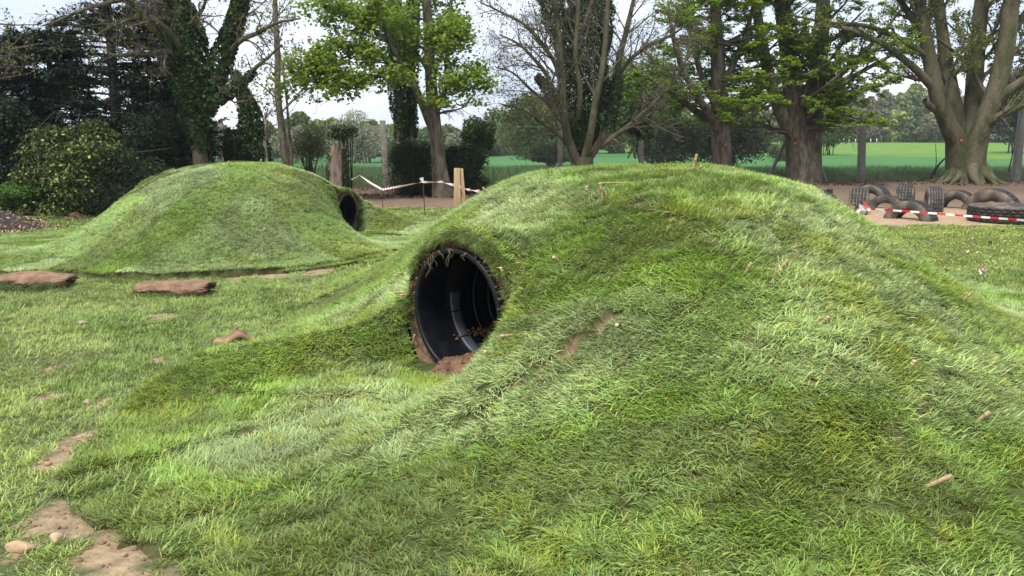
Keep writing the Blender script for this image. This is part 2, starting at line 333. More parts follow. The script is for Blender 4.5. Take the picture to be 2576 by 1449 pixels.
# ---- mounds
def mound_build(m, label, usp, vsp, name='turf_mound'):
    root = empty(name, (m.c[0], m.c[1], 0)); tag(root, label, 'mound', 'turfed play mounds with a tunnel')
    un, up, vs = usp[0], usp[1], vsp
    allV = []; allF = []; allC = []; n0 = 0
    rows = {}
    for sgn, us in ((-1, un), (1, up)):
        U, Vv = np.meshgrid(us, vs, indexing='ij'); Ue = U + (1e-4 if sgn > 0 else -1e-4)*(U == 0)
        X, Y = m.xy(Ue, Vv); Z = lawn(X, Y) + m.h(X, Y); ins = m.inside(X, Y)
        Z = np.where(ins, Z+.03, lawn(X, Y)-.03)
        q = m.strip(X, Y); seam = q[2]*ins
        th = np.array([.075, .105, .025]); so = np.array([.24, .15, .085])
        nz = fbm(X, Y, .15, 8)[..., None]
        C = th*(.6+.8*nz); e = np.clip(seam*1.0, 0, 1)[..., None]; C = C*(1-e) + so*(.6+.8*nz)*e
        C = np.where(ins[..., None], C, so*.35)
        nv = len(vs); i = np.arange(len(us)-1)[:, None]; j = np.arange(nv-1)[None, :]
        F = np.stack([i*nv+j, (i+1)*nv+j, (i+1)*nv+j+1, i*nv+j+1], -1).reshape(-1, 4)
        F = F[ins.ravel()[F].any(axis=1)]
        allV.append(np.stack([X, Y, Z], -1).reshape(-1, 3)); allF.append(F+n0); allC.append(C.reshape(-1, 3)); n0 += X.size
        rows[sgn] = Z[-1 if sgn < 0 else 0]
    body = qmesh('mound_surface', np.vstack(allV), np.vstack(allF), M_GROUND, None, True, {'col': np.vstack(allC)}); keep(body, root)
    # cut face round the pipe mouth, soil
    nk = 46; V = []; C = []
    zb, zt = rows[1]-.02, rows[-1]; ok = (zt-zb) > .03
    rng = np.random.RandomState(4)
    K = np.arange(nk)/(nk-1)
    Zg = zb[:, None]*(1-K) + zt[:, None]*K; Vg = np.repeat(vs[:, None], nk, 1)
    nn = fbm(Vg*1., Zg*1., .09, 19); dist = np.sqrt(Vg**2+(Zg-m.zc)**2)
    rec = -.03 - .06*(nn-.3)*ss(0, .06, zt[:, None]-Zg)*ss(0, .04, Zg-zb[:, None])   # soil sits back under the sod lip
    rec = np.where((K == 1)[None, :], 0, rec)
    X, Y = m.xy(rec, Vg)
    i = np.arange(len(vs)-1)[:, None]; j = np.arange(nk-1)[None, :]
    F = np.stack([i*nk+j, (i+1)*nk+j, (i+1)*nk+j+1, i*nk+j+1], -1).reshape(-1, 4)
    dr = dist.ravel()[F].min(axis=1); F = F[(dr > m.R-.014)]
    okf = ok[F // nk].all(axis=1); F = F[okf]
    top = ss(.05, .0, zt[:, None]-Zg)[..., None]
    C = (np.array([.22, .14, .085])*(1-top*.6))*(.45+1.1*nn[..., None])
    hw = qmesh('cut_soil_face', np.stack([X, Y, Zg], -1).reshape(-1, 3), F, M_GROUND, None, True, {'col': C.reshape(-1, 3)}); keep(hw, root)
    return root
def spaced(a, b, f0, f1, c=0):
    """positions from a to b, step f0 near c growing to f1"""
    p = []; x = c
    while x < b: p.append(x); x += f0 + (f1-f0)*min(1, abs(x-c)/2.5)
    p.append(b); q = []; x = c
    while x > a: q.append(x); x -= f0 + (f1-f0)*min(1, abs(x-c)/2.5)
    q.append(a); return np.array(sorted(set(q[::-1]+p)))
R1 = mound_build(m1, 'large near grass mound with the big black pipe mouth facing the camera', (spaced(-9, 0, .03, .07), spaced(0, 6.5, .03, .07)), spaced(-7.5, 9.5, .024, .07))
R2 = mound_build(m2, 'smaller farther grass mound on the left with its pipe mouth at its right end', (spaced(-8, 0, .03, .07), spaced(0, 5, .03, .07)), spaced(-7, 6, .024, .07))
# ---- pipes
def lathe(prof, m, k=96, ang=(0, 2*pi)):
    """prof: list of (depth into the mound, radius); axis = pipe axis of mound m"""
    prof = np.array(prof); full = abs(ang[1]-ang[0]-2*pi) < 1e-6
    th = np.linspace(ang[0], ang[1], k, endpoint=not full)
    n = len(prof); U = -np.repeat(prof[:, 0:1], k, 1); Rr = np.repeat(prof[:, 1:2], k, 1)
    X, Y = m.xy(U, Rr*np.sin(th)[None, :]); Z = m.zc + Rr*np.cos(th)[None, :]
    i = np.arange(n-1)[:, None]; j = np.arange(k if full else k-1)[None, :]
    F = np.stack([i*k+j, (i+1)*k+j, (i+1)*k+(j+1) % k, i*k+(j+1) % k], -1).reshape(-1, 4)
    return np.stack([X, Y, Z], -1).reshape(-1, 3), F
def pipe(m, root, length, sc):
    R = m.R; prof = [(.12, R+.008), (-.006, R+.008), (-.010, R+.002), (-.010, R-.022), (-.004, R-.028), (.02, R-.03)]
    d = .0
    while d < length:                                  # corrugated bore
        for dd, rr in ((.22, 0), (.235, .006), (.30, .008), (.315, 0)): prof.append((d+dd*sc, R-.03+rr))
        d += .33*sc
    prof += [(d, R-.03), (d+.01, .02)]
    o = MB().add(*lathe(prof, m)).build('tunnel_pipe', M_PIPE); keep(o, root); return o
pp = pipe(m1, R1, 4.6, 1); pipe(m2, R2, 3.4, .7)
for (dep, w_, a0, a1) in ((.36, .09, 1.45, 1.80), (.36, .09, 1.83, 2.32), (.36, .09, 2.35, 2.9), (.56, .02, .6, 5.6), (.72, .02, .6, 5.6), (.90, .02, .6, 5.6)):
    r = m1.R-.03
    for s in (-1,):
        b = MB().add(*lathe([(dep-w_/2, r+.001), (dep-w_/2, r-.012), (dep-w_/2+.006, r-.016), (dep+w_/2-.006, r-.016), (dep+w_/2, r-.012), (dep+w_/2, r+.001)], m1, 40, (2*pi-a1, 2*pi-a0))).build('pipe_joint_band', M_BAND if w_ > .05 else M_PIPE)
        keep(b, R1)
# ================================================================== GRASS (instanced blade tufts)
def tuft(nb, rad, L0, L1, wid, t0, t1, spread, seed, segs=3, curl=(20, 60)):
    r = np.random.RandomState(seed); V = []; F = []; C = []; H = []; n = 0
    for b in range(nb):
        a = r.normal(0, spread); q = r.uniform(0, 2*pi); rr = rad*math.sqrt(r.rand())
        p = np.array([rr*cos(q), rr*sin(q), -.006]); Ln = r.uniform(L0, L1); wd = wid*r.uniform(.7, 1.25)
        th = radians(r.uniform(t0, t1)); th1 = th + radians(r.uniform(*curl)); tw = r.uniform(-.6, .6)
        side = np.array([-sin(a+tw), cos(a+tw), r.uniform(-.25, .25)])
        c = np.array([1., 1, 1])*r.uniform(.55, 1.45)
        u = r.rand()
        if u < .06: c = np.array([1.5, 1.2, .8])*r.uniform(.7, 1.0)      # yellowing blade
        elif u < .11: c = np.array([1.6, 1.15, 1.3])*r.uniform(.5, .9)    # dry straw
        elif u < .30: c = c*np.array([.85, 1.0, 1.15])
        for k in range(segs+1):
            f = k/segs; wk = wd*(1 - f**2.2*.93)*(.75 if k == 0 else 1)/2
            V += [p - side*wk, p + side*wk]; C += [c, c]; H += [f, f]
            tt = th + (th1-th)*f; tt = min(tt, radians(96))
            p = p + (Ln/segs)*np.array([sin(tt)*cos(a), sin(tt)*sin(a), cos(tt)])
        for k in range(segs): F.append((n+2*k, n+2*k+1, n+2*k+3, n+2*k+2))
        n += 2*(segs+1)
    me_o = qmesh('tuft', V, F, M_GRASS, None, True, {'col': np.array(C), 'hh': np.array(H)})
    COL.objects.unlink(me_o); return me_o
def tuft_set(name, specs):
    c = bpy.data.collections.new(name)
    for i, sp in enumerate(specs):
        o = tuft(**sp); o.name = '%s_%02d' % (name, i); c.objects.link(o)
    return c
LAID = [dict(nb=36, rad=.045, L0=.03, L1=.075, wid=.0046, t0=25, t1=70, spread=.75, seed=100+i) for i in range(8)]
LAWN_T = [dict(nb=26, rad=.05, L0=.025, L1=.065, wid=.0048, t0=20, t1=80, spread=1.6, seed=200+i) for i in range(6)]
FARL = [dict(nb=26, rad=.11, L0=.03, L1=.06, wid=.010, t0=20, t1=75, spread=1.6, seed=300+i, segs=2) for i in range(5)]
VERGE = [dict(nb=30, rad=.22, L0=.25, L1=.60, wid=.018, t0=2, t1=28, spread=3, seed=400+i, segs=3, curl=(10, 50)) for i in range(5)]
FINE = [dict(nb=34, rad=.05, L0=.03, L1=.065, wid=.0055, t0=20, t1=75, spread=1.1, seed=150+i) for i in range(6)]
C_LAID = tuft_set('laid_tufts', LAID); C_FINE = tuft_set('fine_tufts', FINE); C_LAWN = tuft_set('lawn_tufts', LAWN_T); C_FARL = tuft_set('far_tufts', FARL); C_VERGE = tuft_set('verge_tufts', VERGE)
def scatter(name, P, NZ, LX, SCL, TINT, coll, nvar, label=None, parent=None, seed=0, world=True):
    """P points; NZ tuft up axis; LX lean direction"""
    r = np.random.RandomState(seed)
    Z = NZ/np.linalg.norm(NZ, axis=1, keepdims=True)
    X = LX - (LX*Z).sum(1, keepdims=True)*Z; X /= np.linalg.norm(X, axis=1, keepdims=True)+1e-9
    Y = np.cross(Z, X)
    ry = np.arcsin(np.clip(-X[:, 2], -1, 1)); rx = np.arctan2(Y[:, 2], Z[:, 2]); rz = np.arctan2(X[:, 1], X[:, 0])
    me = bpy.data.meshes.new(name); me.vertices.add(len(P)); me.vertices.foreach_set('co', P.astype(np.float32).ravel())
    def at_(n, t, f, v): a = me.attributes.new(n, t, 'POINT'); a.data.foreach_set(f, v)
    at_('rot', 'FLOAT_VECTOR', 'vector', np.stack([rx, ry, rz], 1).astype(np.float32).ravel())
    at_('scl', 'FLOAT', 'value', SCL.astype(np.float32)); at_('idx', 'INT', 'value', r.randint(0, nvar, len(P)).astype(np.int32))
    at_('tint', 'FLOAT_COLOR', 'color', np.hstack([TINT, np.ones((len(P), 1))]).astype(np.float32).ravel())
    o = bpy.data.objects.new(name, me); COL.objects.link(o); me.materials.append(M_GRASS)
    ng = bpy.data.node_groups.new(name+'_nodes', 'GeometryNodeTree')
    ng.interface.new_socket('Geometry', in_out='INPUT', socket_type='NodeSocketGeometry'); ng.interface.new_socket('Geometry', in_out='OUTPUT', socket_type='NodeSocketGeometry')
    nd = ng.nodes.new; l = ng.links.new
    gi = nd('NodeGroupInput'); go = nd('NodeGroupOutput'); ci = nd('GeometryNodeCollectionInfo'); ip = nd('GeometryNodeInstanceOnPoints')
    ci.inputs['Collection'].default_value = coll; ci.inputs['Separate Children'].default_value = True; ci.inputs['Reset Children'].default_value = True
    def na(n, t): a = nd('GeometryNodeInputNamedAttribute'); a.data_type = t; a.inputs['Name'].default_value = n; return a.outputs['Attribute']
    l(gi.outputs[0], ip.inputs['Points']); l(ci.outputs[0], ip.inputs['Instance']); ip.inputs['Pick Instance'].default_value = True
    l(na('idx', 'INT'), ip.inputs['Instance Index']); l(na('rot', 'FLOAT_VECTOR'), ip.inputs['Rotation']); l(na('scl', 'FLOAT'), ip.inputs['Scale'])
    l(ip.outputs[0], go.inputs[0])
    md = o.modifiers.new('grass', 'NODES'); md.node_group = ng
    tag(o, kind='stuff')
    if label: tag(o, label, 'grass')
    if parent: keep(o, parent)
    return o
PAL = np.array([[.255,.33,.115],[.195,.29,.05],[.32,.385,.055],[.15,.20,.045],[.31,.37,.16],[.25,.29,.07],[.215,.31,.075]])
def normals(f, x, y, e=.03):
    gx = (f(x+e, y)-f(x-e, y))/(2*e); gy = (f(x, y+e)-f(x, y-e))/(2*e)
    n = np.stack([-gx, -gy, np.ones_like(gx)], 1); return n/np.linalg.norm(n, axis=1, keepdims=True), gx, gy
def view_cull(x, y, mg=1.2):
    k = 1288/FPX*1.02; return np.abs(x) < y*k + mg
def poisson(x0, x1, y0, y1, dens, rng):
    n = int((x1-x0)*(y1-y0)*dens); return rng.uniform(x0, x1, n), rng.uniform(y0, y1, n)
def mound_grass(m, root, box, dens, seed, pal_bias, scl=1.0, coll=C_LAID, comb=(.35, 1.1), rollw=.25):
    rng = np.random.RandomState(seed); X = []; Y = []
    x0, x1, y0, y1 = box
    ny = np.arange(y0, y1, .5)
    for a in ny:
        x, y = poisson(x0, x1, a, a+.5, dens(a+.25)*2, rng); X.append(x); Y.append(y)
    x = np.concatenate(X); y = np.concatenate(Y)
    k = m.inside(x, y) & view_cull(x, y); x, y = x[k], y[k]
    u, v = m.uv(x, y)
    z0 = m.h(x, y); f = lambda a, b: m.h(a, b)
    n, gx, gy = normals(f, x, y); n2, gx2, gy2 = normals(f, x, y, .004)
    sl = np.hypot(gx, gy); sl2 = np.hypot(gx2, gy2)
    k = ~((u > -.02) & (u < .06) & (np.abs(v) < m.R+.02)) & (sl < 6)
    k &= ~((u > 0) & (u < .25) & (np.abs(v) < m.R*.75))
    i, j, seam, rid = m.strip(x, y)
    k &= rng.rand(len(x)) < np.sqrt(1+sl**2)/2
    k &= rng.rand(len(x)) > seam*.9
    # fewer tufts on the hidden far side
    cs = (n*np.stack([-x, -y, CAMZ-z0], 1)).sum(1); k &= (cs > -.25) | (rng.rand(len(x)) < .25)
    sel = np.where(k)[0]; x, y, z0, n, gx, gy, sl, i, j, seam, rid, u, v = [a[sel] for a in (x, y, z0, n, gx, gy, sl, i, j, seam, rid, u, v)]
    z = lawn(x, y) + z0 + .03
    # lean: each roll was combed its own way, mostly downhill
    ang = rnd(i, j, seed+5)*2*pi + (fbm(x, y, .35, seed+6)-.5)*3.4
    down = np.stack([-gx, -gy], 1)/(sl[:, None]+.15)
    lx = np.stack([np.cos(ang), np.sin(ang)], 1)*comb[0] + down*comb[1] + rng.normal(0, .42, (len(x), 2))
    LX = np.hstack([lx, (lx*np.stack([gx, gy], 1)).sum(1, keepdims=True)])
    NZ = n*.75 + np.array([0, 0, .45])
    # tint: by roll, plus clumps inside it
    t = rid*len(PAL)*.999; pi_ = pal_bias[(t.astype(int)) % len(pal_bias)]
    T = PAL[pi_]; n1 = fbm(x, y, .45, seed+20)[:, None]; n2_ = vn(x, y, .16, seed+21)[:, None]; n3 = fbm(x, y, 1.1, seed+23, 2)[:, None]
    T = T*(1+rollw**2*.8*(rnd(i, j, seed+9)-.5))[:, None]
    T = T*rollw + (1-rollw)*np.where(n3 < .42, PAL[3], np.where(n3 < .52, PAL[1], np.where(n3 < .62, PAL[0], PAL[4])))
    T = T*(.62+.76*(n1 if rollw < .5 else .2+.6*n1))*(.88+.24*n2_)*1.45
    yel = (1-.6*rollw)*ss(.62, .74, fbm(x, y, .4, seed+22))[:, None]; T = T*(1-yel*.75) + PAL[2]*1.1*yel*.75
    dry = (seam*.8)[:, None]; T = T*(1-dry) + np.array([.26, .22, .10])*dry
    s = scl*rng.uniform(.75, 1.25, len(x))*(.85+.35*n1[:, 0])*np.where(seam > .4, .7, 1)
    return scatter('grass', np.stack([x, y, z], 1), NZ, LX, s, T, coll, len(coll.objects), None, root, seed)
PB1 = np.array([0, 1, 4, 5, 3, 6, 1, 0, 2]); PB2 = np.array([4, 1, 0, 6, 4, 5, 3, 0, 2])
g1 = mound_grass(m1, R1, (-3, 7.5, 1.6, 13), lambda d: 620 if d < 5 else (480 if d < 7.5 else 330), 41, PB1)
g2 = mound_grass(m2, R2, (-10, 0, 9.5, 17.6), lambda d: 950, 42, PB2, .72, C_FINE, (.7, .3), .72)
# sod lip that hangs over the pipe mouths
def lip(m, root, n, seed, sc=1.0):
    rng = np.random.RandomState(seed); v = rng.uniform(-m.R-.55, m.R+.55, n); x, y = m.xy(-np.abs(rng.normal(.005, .03, n)), v)
    ztop = m.h(*m.xy(np.full(n, -1e-3), v)); zbot = m.h(*m.xy(np.full(n, 1e-3), v)); k = (ztop-zbot) > .05
    # sides hang at every height outside the pipe, the top only at the lip
    hgt = np.where(np.abs(v) > m.R+.03, rng.uniform(0, 1, n)**.6, rng.uniform(.985, 1, n))
    z = lawn(x, y) + .03 + zbot + (ztop-zbot)*hgt
    x, y, z, v = x[k], y[k], z[k], v[k]; nn = len(x)
    out_ = np.array([m.n[0], m.n[1], 0]); LX = out_*.7 + np.array([0, 0, -1.0]) + rng.normal(0, .35, (nn, 3)); 
    NZ = out_*1.0 + np.array([0, 0, .55]) + rng.normal(0, .25, (nn, 3))
    T = PAL[rng.choice([3, 1, 5, 1, 6], nn)]*rng.uniform(.6, 1.1, (nn, 1))
    return scatter('grass_lip', np.stack([x, y, z], 1), NZ, LX, sc*rng.uniform(.6, 1.05, nn), T, C_LAID, 8, None, root, seed)
lip(m1, R1, 900, 51); lip(m2, R2, 500, 52, .9)
# ---- lawn
def lawn_grass():
    rng = np.random.RandomState(7)
    out = []
    for (x0, x1, y0, y1, d, sc, coll, tag_) in ((-6, 6, 1.6, 6, 520, 1.0, C_LAWN, 0), (-8, 8.5, 6, 10.5, 330, 1.1, C_LAWN, 0), (-13, 13, 10.5, 22, 120, 1.0, C_FARL, 1)):
        x, y = poisson(x0, x1, y0, y1, d, rng); cov, _ = soilmap(x, y)
        k = view_cull(x, y) & (rng.rand(len(x)) > cov*1.15)
        for m in MO: k &= ~m.inside(x, y)
        x, y = x[k], y[k]; out.append((x, y, np.full(len(x), sc), tag_))
    for grp in (0, 1):
        x = np.concatenate([o[0] for o in out if o[3] == grp]); y = np.concatenate([o[1] for o in out if o[3] == grp]); s = np.concatenate([o[2] for o in out if o[3] == grp])
        nn = len(x); z = lawn(x, y)
        ang = fbm(x, y, .6, 33)*12 + rng.normal(0, .5, nn); LX = np.stack([np.cos(ang), np.sin(ang), np.zeros(nn)], 1); NZ = np.tile([0, 0, 1.], (nn, 1)) + rng.normal(0, .12, (nn, 3))
        n1 = fbm(x, y, .9, 34)[:, None]; n2 = fbm(x, y, .25, 35)[:, None]; n3 = fbm(x, y, .5, 36)[:, None]
        T = np.array([.36, .45, .12])*np.ones((nn, 1)); g = ss(.42, .58, n1); T = T*(1-g*.7) + np.array([.22, .34, .07])*g*.7
        b = ss(.56, .66, n3); T = T*(1-b*.6) + PAL[0]*b*.6
        T = T*(.7+.6*n2)
        if grp == 1:
            r_ = ss(0, 2, x)[:, None]; T = T*(1-r_) + np.array([.33, .41, .08])*(.75+.5*n2)*r_
        s = s*rng.uniform(.7, 1.2, nn)*(.7+.6*n1[:, 0])
        scatter('lawn_grass', np.stack([x, y, z], 1), NZ, LX, s, T, C_FARL if grp else C_LAWN, 5 if grp else 6,
                'worn short grass of the lawn beside the near mound' if grp == 0 else 'short mown grass of the farther lawn behind the mounds', None, 60+grp)
lawn_grass()
# ---- rough verge behind the fence
rng = np.random.RandomState(8); x, y = poisson(-22, 32, 29.4, 44, 20, rng); k = view_cull(x, y, 2) & (y > fence_y(x)+.15); x, y = x[k], y[k]; nn = len(x)
T = np.array([.075, .15, .035])*(.6+.9*fbm(x, y, 1.2, 81)[:, None]); pale = (ss(1.8, .5, y-fence_y(x))*.7)[:, None]; x_s = ss(1.8, .5, y-fence_y(x)); T = T*(1-pale) + np.array([.20, .23, .08])*pale
vz = np.where(y < 36.8, 0, field_z(x, y)); a = rng.uniform(0, 6.28, nn)
scatter('verge_grass', np.stack([x, y, vz], 1), np.tile([0, 0, 1.], (nn, 1)), np.stack([np.cos(a), np.sin(a), a*0], 1), rng.uniform(.6, 1.15, nn)*(1-.45*x_s), T, C_VERGE, 5, 'tall rough dark grass along the far side of the mesh fence', None, 9)
# ================================================================== TREES
def pol(pts, n=14, wig=0, seed=0):
    """smooth path through (px,py,d) picture anchors -> n world points"""
    W = np.array([at(*p) for p in pts]); t = np.zeros(len(W)); t[1:] = np.cumsum(np.linalg.norm(np.diff(W, axis=0), axis=1)); t /= t[-1]
    q = np.linspace(0, 1, n); P = np.stack([np.interp(q, t, W[:, i]) for i in range(3)], 1)
    if wig:
        rg = np.random.RandomState(seed); o = rg.normal(0, wig, (n, 3)); o[0] = 0; o = np.cumsum(o, 0)*.5; P = P + o
    for _ in range(1 if wig else 2): P[1:-1] = (P[:-2]+2*P[1:-1]+P[2:])/4
    return P
def trunk(P, R, k=18, seed=0, flare=0, lump=.07):
    P = np.asarray(P); n = len(P); rng = np.random.RandomState(seed)
    V, F = tubes(P[None], np.ones((1, n)), k); V = V.reshape(n, k, 3); ctr = P[:, None, :]; th = np.arange(k)*2*pi/k
    h = (P[:, 2]-P[0, 2])[:, None]; ph = rng.uniform(0, 6.28, 4)
    m = 1 + lump*(np.sin(2*th+ph[0]+h*.7) + .7*np.sin(3*th+ph[1]-h*.5) + .5*np.sin(5*th+ph[2]+h*.9))
    if flare: m = m + flare*np.exp(-h/.42)*(.45+.55*np.abs(np.sin(2.5*th+ph[3]))**1.0*1.2)
    V = ctr + (V-ctr)*(np.asarray(R)[:, None]*m)[..., None]
    return V.reshape(-1, 3), F
def roots(base, R0, n, ln, seed, up=.9):
    rg = np.random.RandomState(seed); PP = []; RR = []
    for k in range(n):
        a = 2*pi*(k+rg.uniform(-.3, .3))/n; L_ = ln*rg.uniform(.55, 1.15); t = np.linspace(0, 1, 9); r = R0*.42 + (L_+.2*R0)*t**1.1; h = up*1.35*(1-t)**3.0 + .015 - .05*t
        aa = a + np.cumsum(rg.normal(0, .07, 9)); PP.append(np.stack([base[0]+r*np.cos(aa), base[1]+r*np.sin(aa), h], 1)); RR.append(R0*np.array([.12, .30, .29, .21, .16, .12, .085, .05, .02])*rg.uniform(.7, 1.15))
    return tubes(np.array(PP), np.array(RR), 9)
def grow(P, R, nch, tr, ang, ln, rr, up=0., wig=.15, n=6, rng=None, flat=1., ltaper=.55, out=None):
    """children of the paths P (M,N,3)"""
    M, n0, _ = P.shape; nch = int(nch); T = rng.uniform(tr[0], tr[1], (M, nch)); f = T*(n0-1); i = np.minimum(f.astype(int), n0-2); w_ = (f-i)[..., None]
    mi = np.arange(M)[:, None]; A = P[mi, i]*(1-w_) + P[mi, i+1]*w_; D = P[mi, i+1]-P[mi, i]; D /= np.linalg.norm(D, axis=2, keepdims=True)+1e-9
    r0 = (R[mi, i]*(1-w_[..., 0]) + R[mi, i+1]*w_[..., 0])
    Q = rng.normal(0, 1, D.shape); Q[..., 2] *= flat
    if out is not None: Q += out
    Q -= (Q*D).sum(-1, keepdims=True)*D; Q /= np.linalg.norm(Q, axis=-1, keepdims=True)+1e-9
    a = np.radians(rng.uniform(ang[0], ang[1], T.shape))[..., None]; d = D*np.cos(a)+Q*np.sin(a)
    L_ = rng.uniform(ln[0], ln[1], T.shape)*(1-ltaper*T); A = A.reshape(-1, 3); d = d.reshape(-1, 3); L_ = L_.ravel()
    pts = [A]; cur = d.copy(); seg = (L_/(n-1))[:, None]
    for k in range(n-1):
        cur = cur + rng.normal(0, wig, cur.shape); cur[:, 2] += up; cur /= np.linalg.norm(cur, axis=1, keepdims=True); pts.append(pts[-1]+cur*seg)
    PP = np.stack(pts, 1); RR = (np.clip(r0.ravel()*rr, .004, None))[:, None]*np.linspace(1, .25, n)[None]
    return PP, RR
def leaves(C, size, rng, col, cvar=.25, flat=0., asp=.65, hue=None, out=None, droop=0., fold=True):
    """C (n,3) centres -> kite leaves; flat>0 biases them to lie level"""
    n = len(C); nz = rng.normal(0, 1, (n, 3)); nz[:, 2] = nz[:, 2]*(1) + flat*np.sign(rng.rand(n)-.1)*2
    if out is not None: nz = nz + out
    nz /= np.linalg.norm(nz, axis=1, keepdims=True)+1e-9
    d = rng.normal(0, 1, (n, 3)); d[:, 2] -= droop; d -= (d*nz).sum(1, keepdims=True)*nz; d /= np.linalg.norm(d, axis=1, keepdims=True)+1e-9
    s = np.cross(nz, d); L_ = (size*rng.uniform(.6, 1.3, n))[:, None]; W_ = L_*asp*.5
    V = np.stack([C - d*L_*.5, C + s*W_ + nz*L_*.08, C + d*L_*.5, C - s*W_ + nz*L_*.08], 1).reshape(-1, 3)
    F = np.arange(4*n).reshape(-1, 4)
    c = np.asarray(col, float)*rng.uniform(1-cvar, 1+cvar, (n, 1))
    if hue is not None: k = rng.rand(n) < hue[1]; c[k] = np.asarray(hue[0])*rng.uniform(.7, 1.2, (k.sum(), 1))
    return V, F, np.repeat(c, 4, 0)
def on_paths(P, per, rng, jit, t0=.3):
    M, n, _ = P.shape; T = rng.uniform(t0, 1, (M, per))*(n-1); i = np.minimum(T.astype(int), n-2); w_ = (T-i)[..., None]; mi = np.arange(M)[:, None]
    Q = P[mi, i]*(1-w_)+P[mi, i+1]*w_; return Q.reshape(-1, 3) + rng.normal(0, 1, (M*per, 3))*np.asarray(jit)
def pipe_leaves(path, rad, n, rng, size, col, thick=.35, **k):
    """ivy round a path; rad per point"""
    m = len(path); t = rng.uniform(0, m-1.001, n); i = t.astype(int); w_ = (t-i)[:, None]; c = path[i]*(1-w_)+path[i+1]*w_; r = np.interp(t, np.arange(m), rad)
    D = path[i+1]-path[i]; D /= np.linalg.norm(D, axis=1, keepdims=True); q = rng.normal(0, 1, (n, 3)); q -= (q*D).sum(1, keepdims=True)*D; q /= np.linalg.norm(q, axis=1, keepdims=True)
    lump = .65+.7*fbm(c[:, 2]*1.3+q[:, 0]*.8, c[:, 0]*1.3+q[:, 1]*.8+c[:, 2]*.3, .45, 5)
    rr = r*lump*(1-thick*rng.rand(n)**2)
    return leaves(c+q*rr[:, None], size, rng, col, out=q*1.2, **k)
def tree(name, label, cat, base, stems, seed, bark, levels, leaf=None, group=None, ivy=(), flare=0, lm=None, moss=None, leaf_name='crown', rts=None):
    rng = np.random.RandomState(seed); root = empty(name, (*base[:2], 0)); tag(root, label, cat, group)
    tb = MB(); SP = []; SR = []
    for st in stems:
        pts, radii = st[0], st[1]; P = pol(pts, 14, .07 if max(radii) < .1 else (.035 if max(radii) < .2 else 0), seed*7+len(SP)); R = np.interp(np.linspace(0, 1, 14), np.linspace(0, 1, len(radii)), radii)
        tb.add(*trunk(P, R, 18 if R[0] > .1 else 8, seed+len(SP), flare if len(SP) == 0 else 0))
        SP.append(P); SR.append(R)
    if rts: tb.add(*roots(base, *rts))
    keep(tb.build('trunk', bark), root)
    lim = MB(); cur_all = None; tips = []
    grp = {}
    for key in set(st[2] if len(st) > 2 else 'a' for st in stems): grp[key] = [i for i, st in enumerate(stems) if (st[2] if len(st) > 2 else 'a') == key]
    for key, idx in grp.items():
        lv = levels.get(key)
        if not lv: continue
        P = np.stack([SP[i] for i in idx]); R = np.stack([SR[i] for i in idx])
        for li, g in enumerate(lv):
            P, R = grow(P, R, rng=rng, **g); lim.add(*tubes(P, R, 5 if li == 0 else 3))
        tips.append(P)
    if lim.V: keep(lim.build('branches', M_TWIG if moss is None else moss), root)
    if leaf and tips:
        lb = MB()
        for P in tips:
            C = on_paths(P, leaf['per'], rng, leaf.get('jit', .05), leaf.get('t0', .25))
            if 'zmin' in leaf: C = C[C[:, 2] > leaf['zmin']]
            if 'keep' in leaf: C = C[leaf['keep'](C)]
            lb.add(*leaves(C, leaf['size'], rng, leaf['col'], leaf.get('cvar', .45), leaf.get('flat', 0), leaf.get('asp', .7), leaf.get('hue'), droop=leaf.get('droop', 0)))
        keep(lb.build(leaf_name, lm or M_LEAF, smooth=False), root)
    if ivy:
        ib = MB()
        for (pts, rad, n) in ivy:
            P = pol(pts, 16); ib.add(*pipe_leaves(P, np.interp(np.linspace(0, 15, 16), np.linspace(0, 15, len(rad)), rad), n, rng, .10, (.030, .055, .016), cvar=.5, hue=((.07, .12, .03), .18)))
        keep(ib.build('ivy', M_LEAF_DK, smooth=False), root)
    return root
def gx(n, tr, ang, ln, rr, up=0., wig=.12, seg=6, flat=1., lt=.5): return dict(nch=n, tr=tr, ang=ang, ln=ln, rr=rr, up=up, wig=wig, n=seg, flat=flat, ltaper=lt)
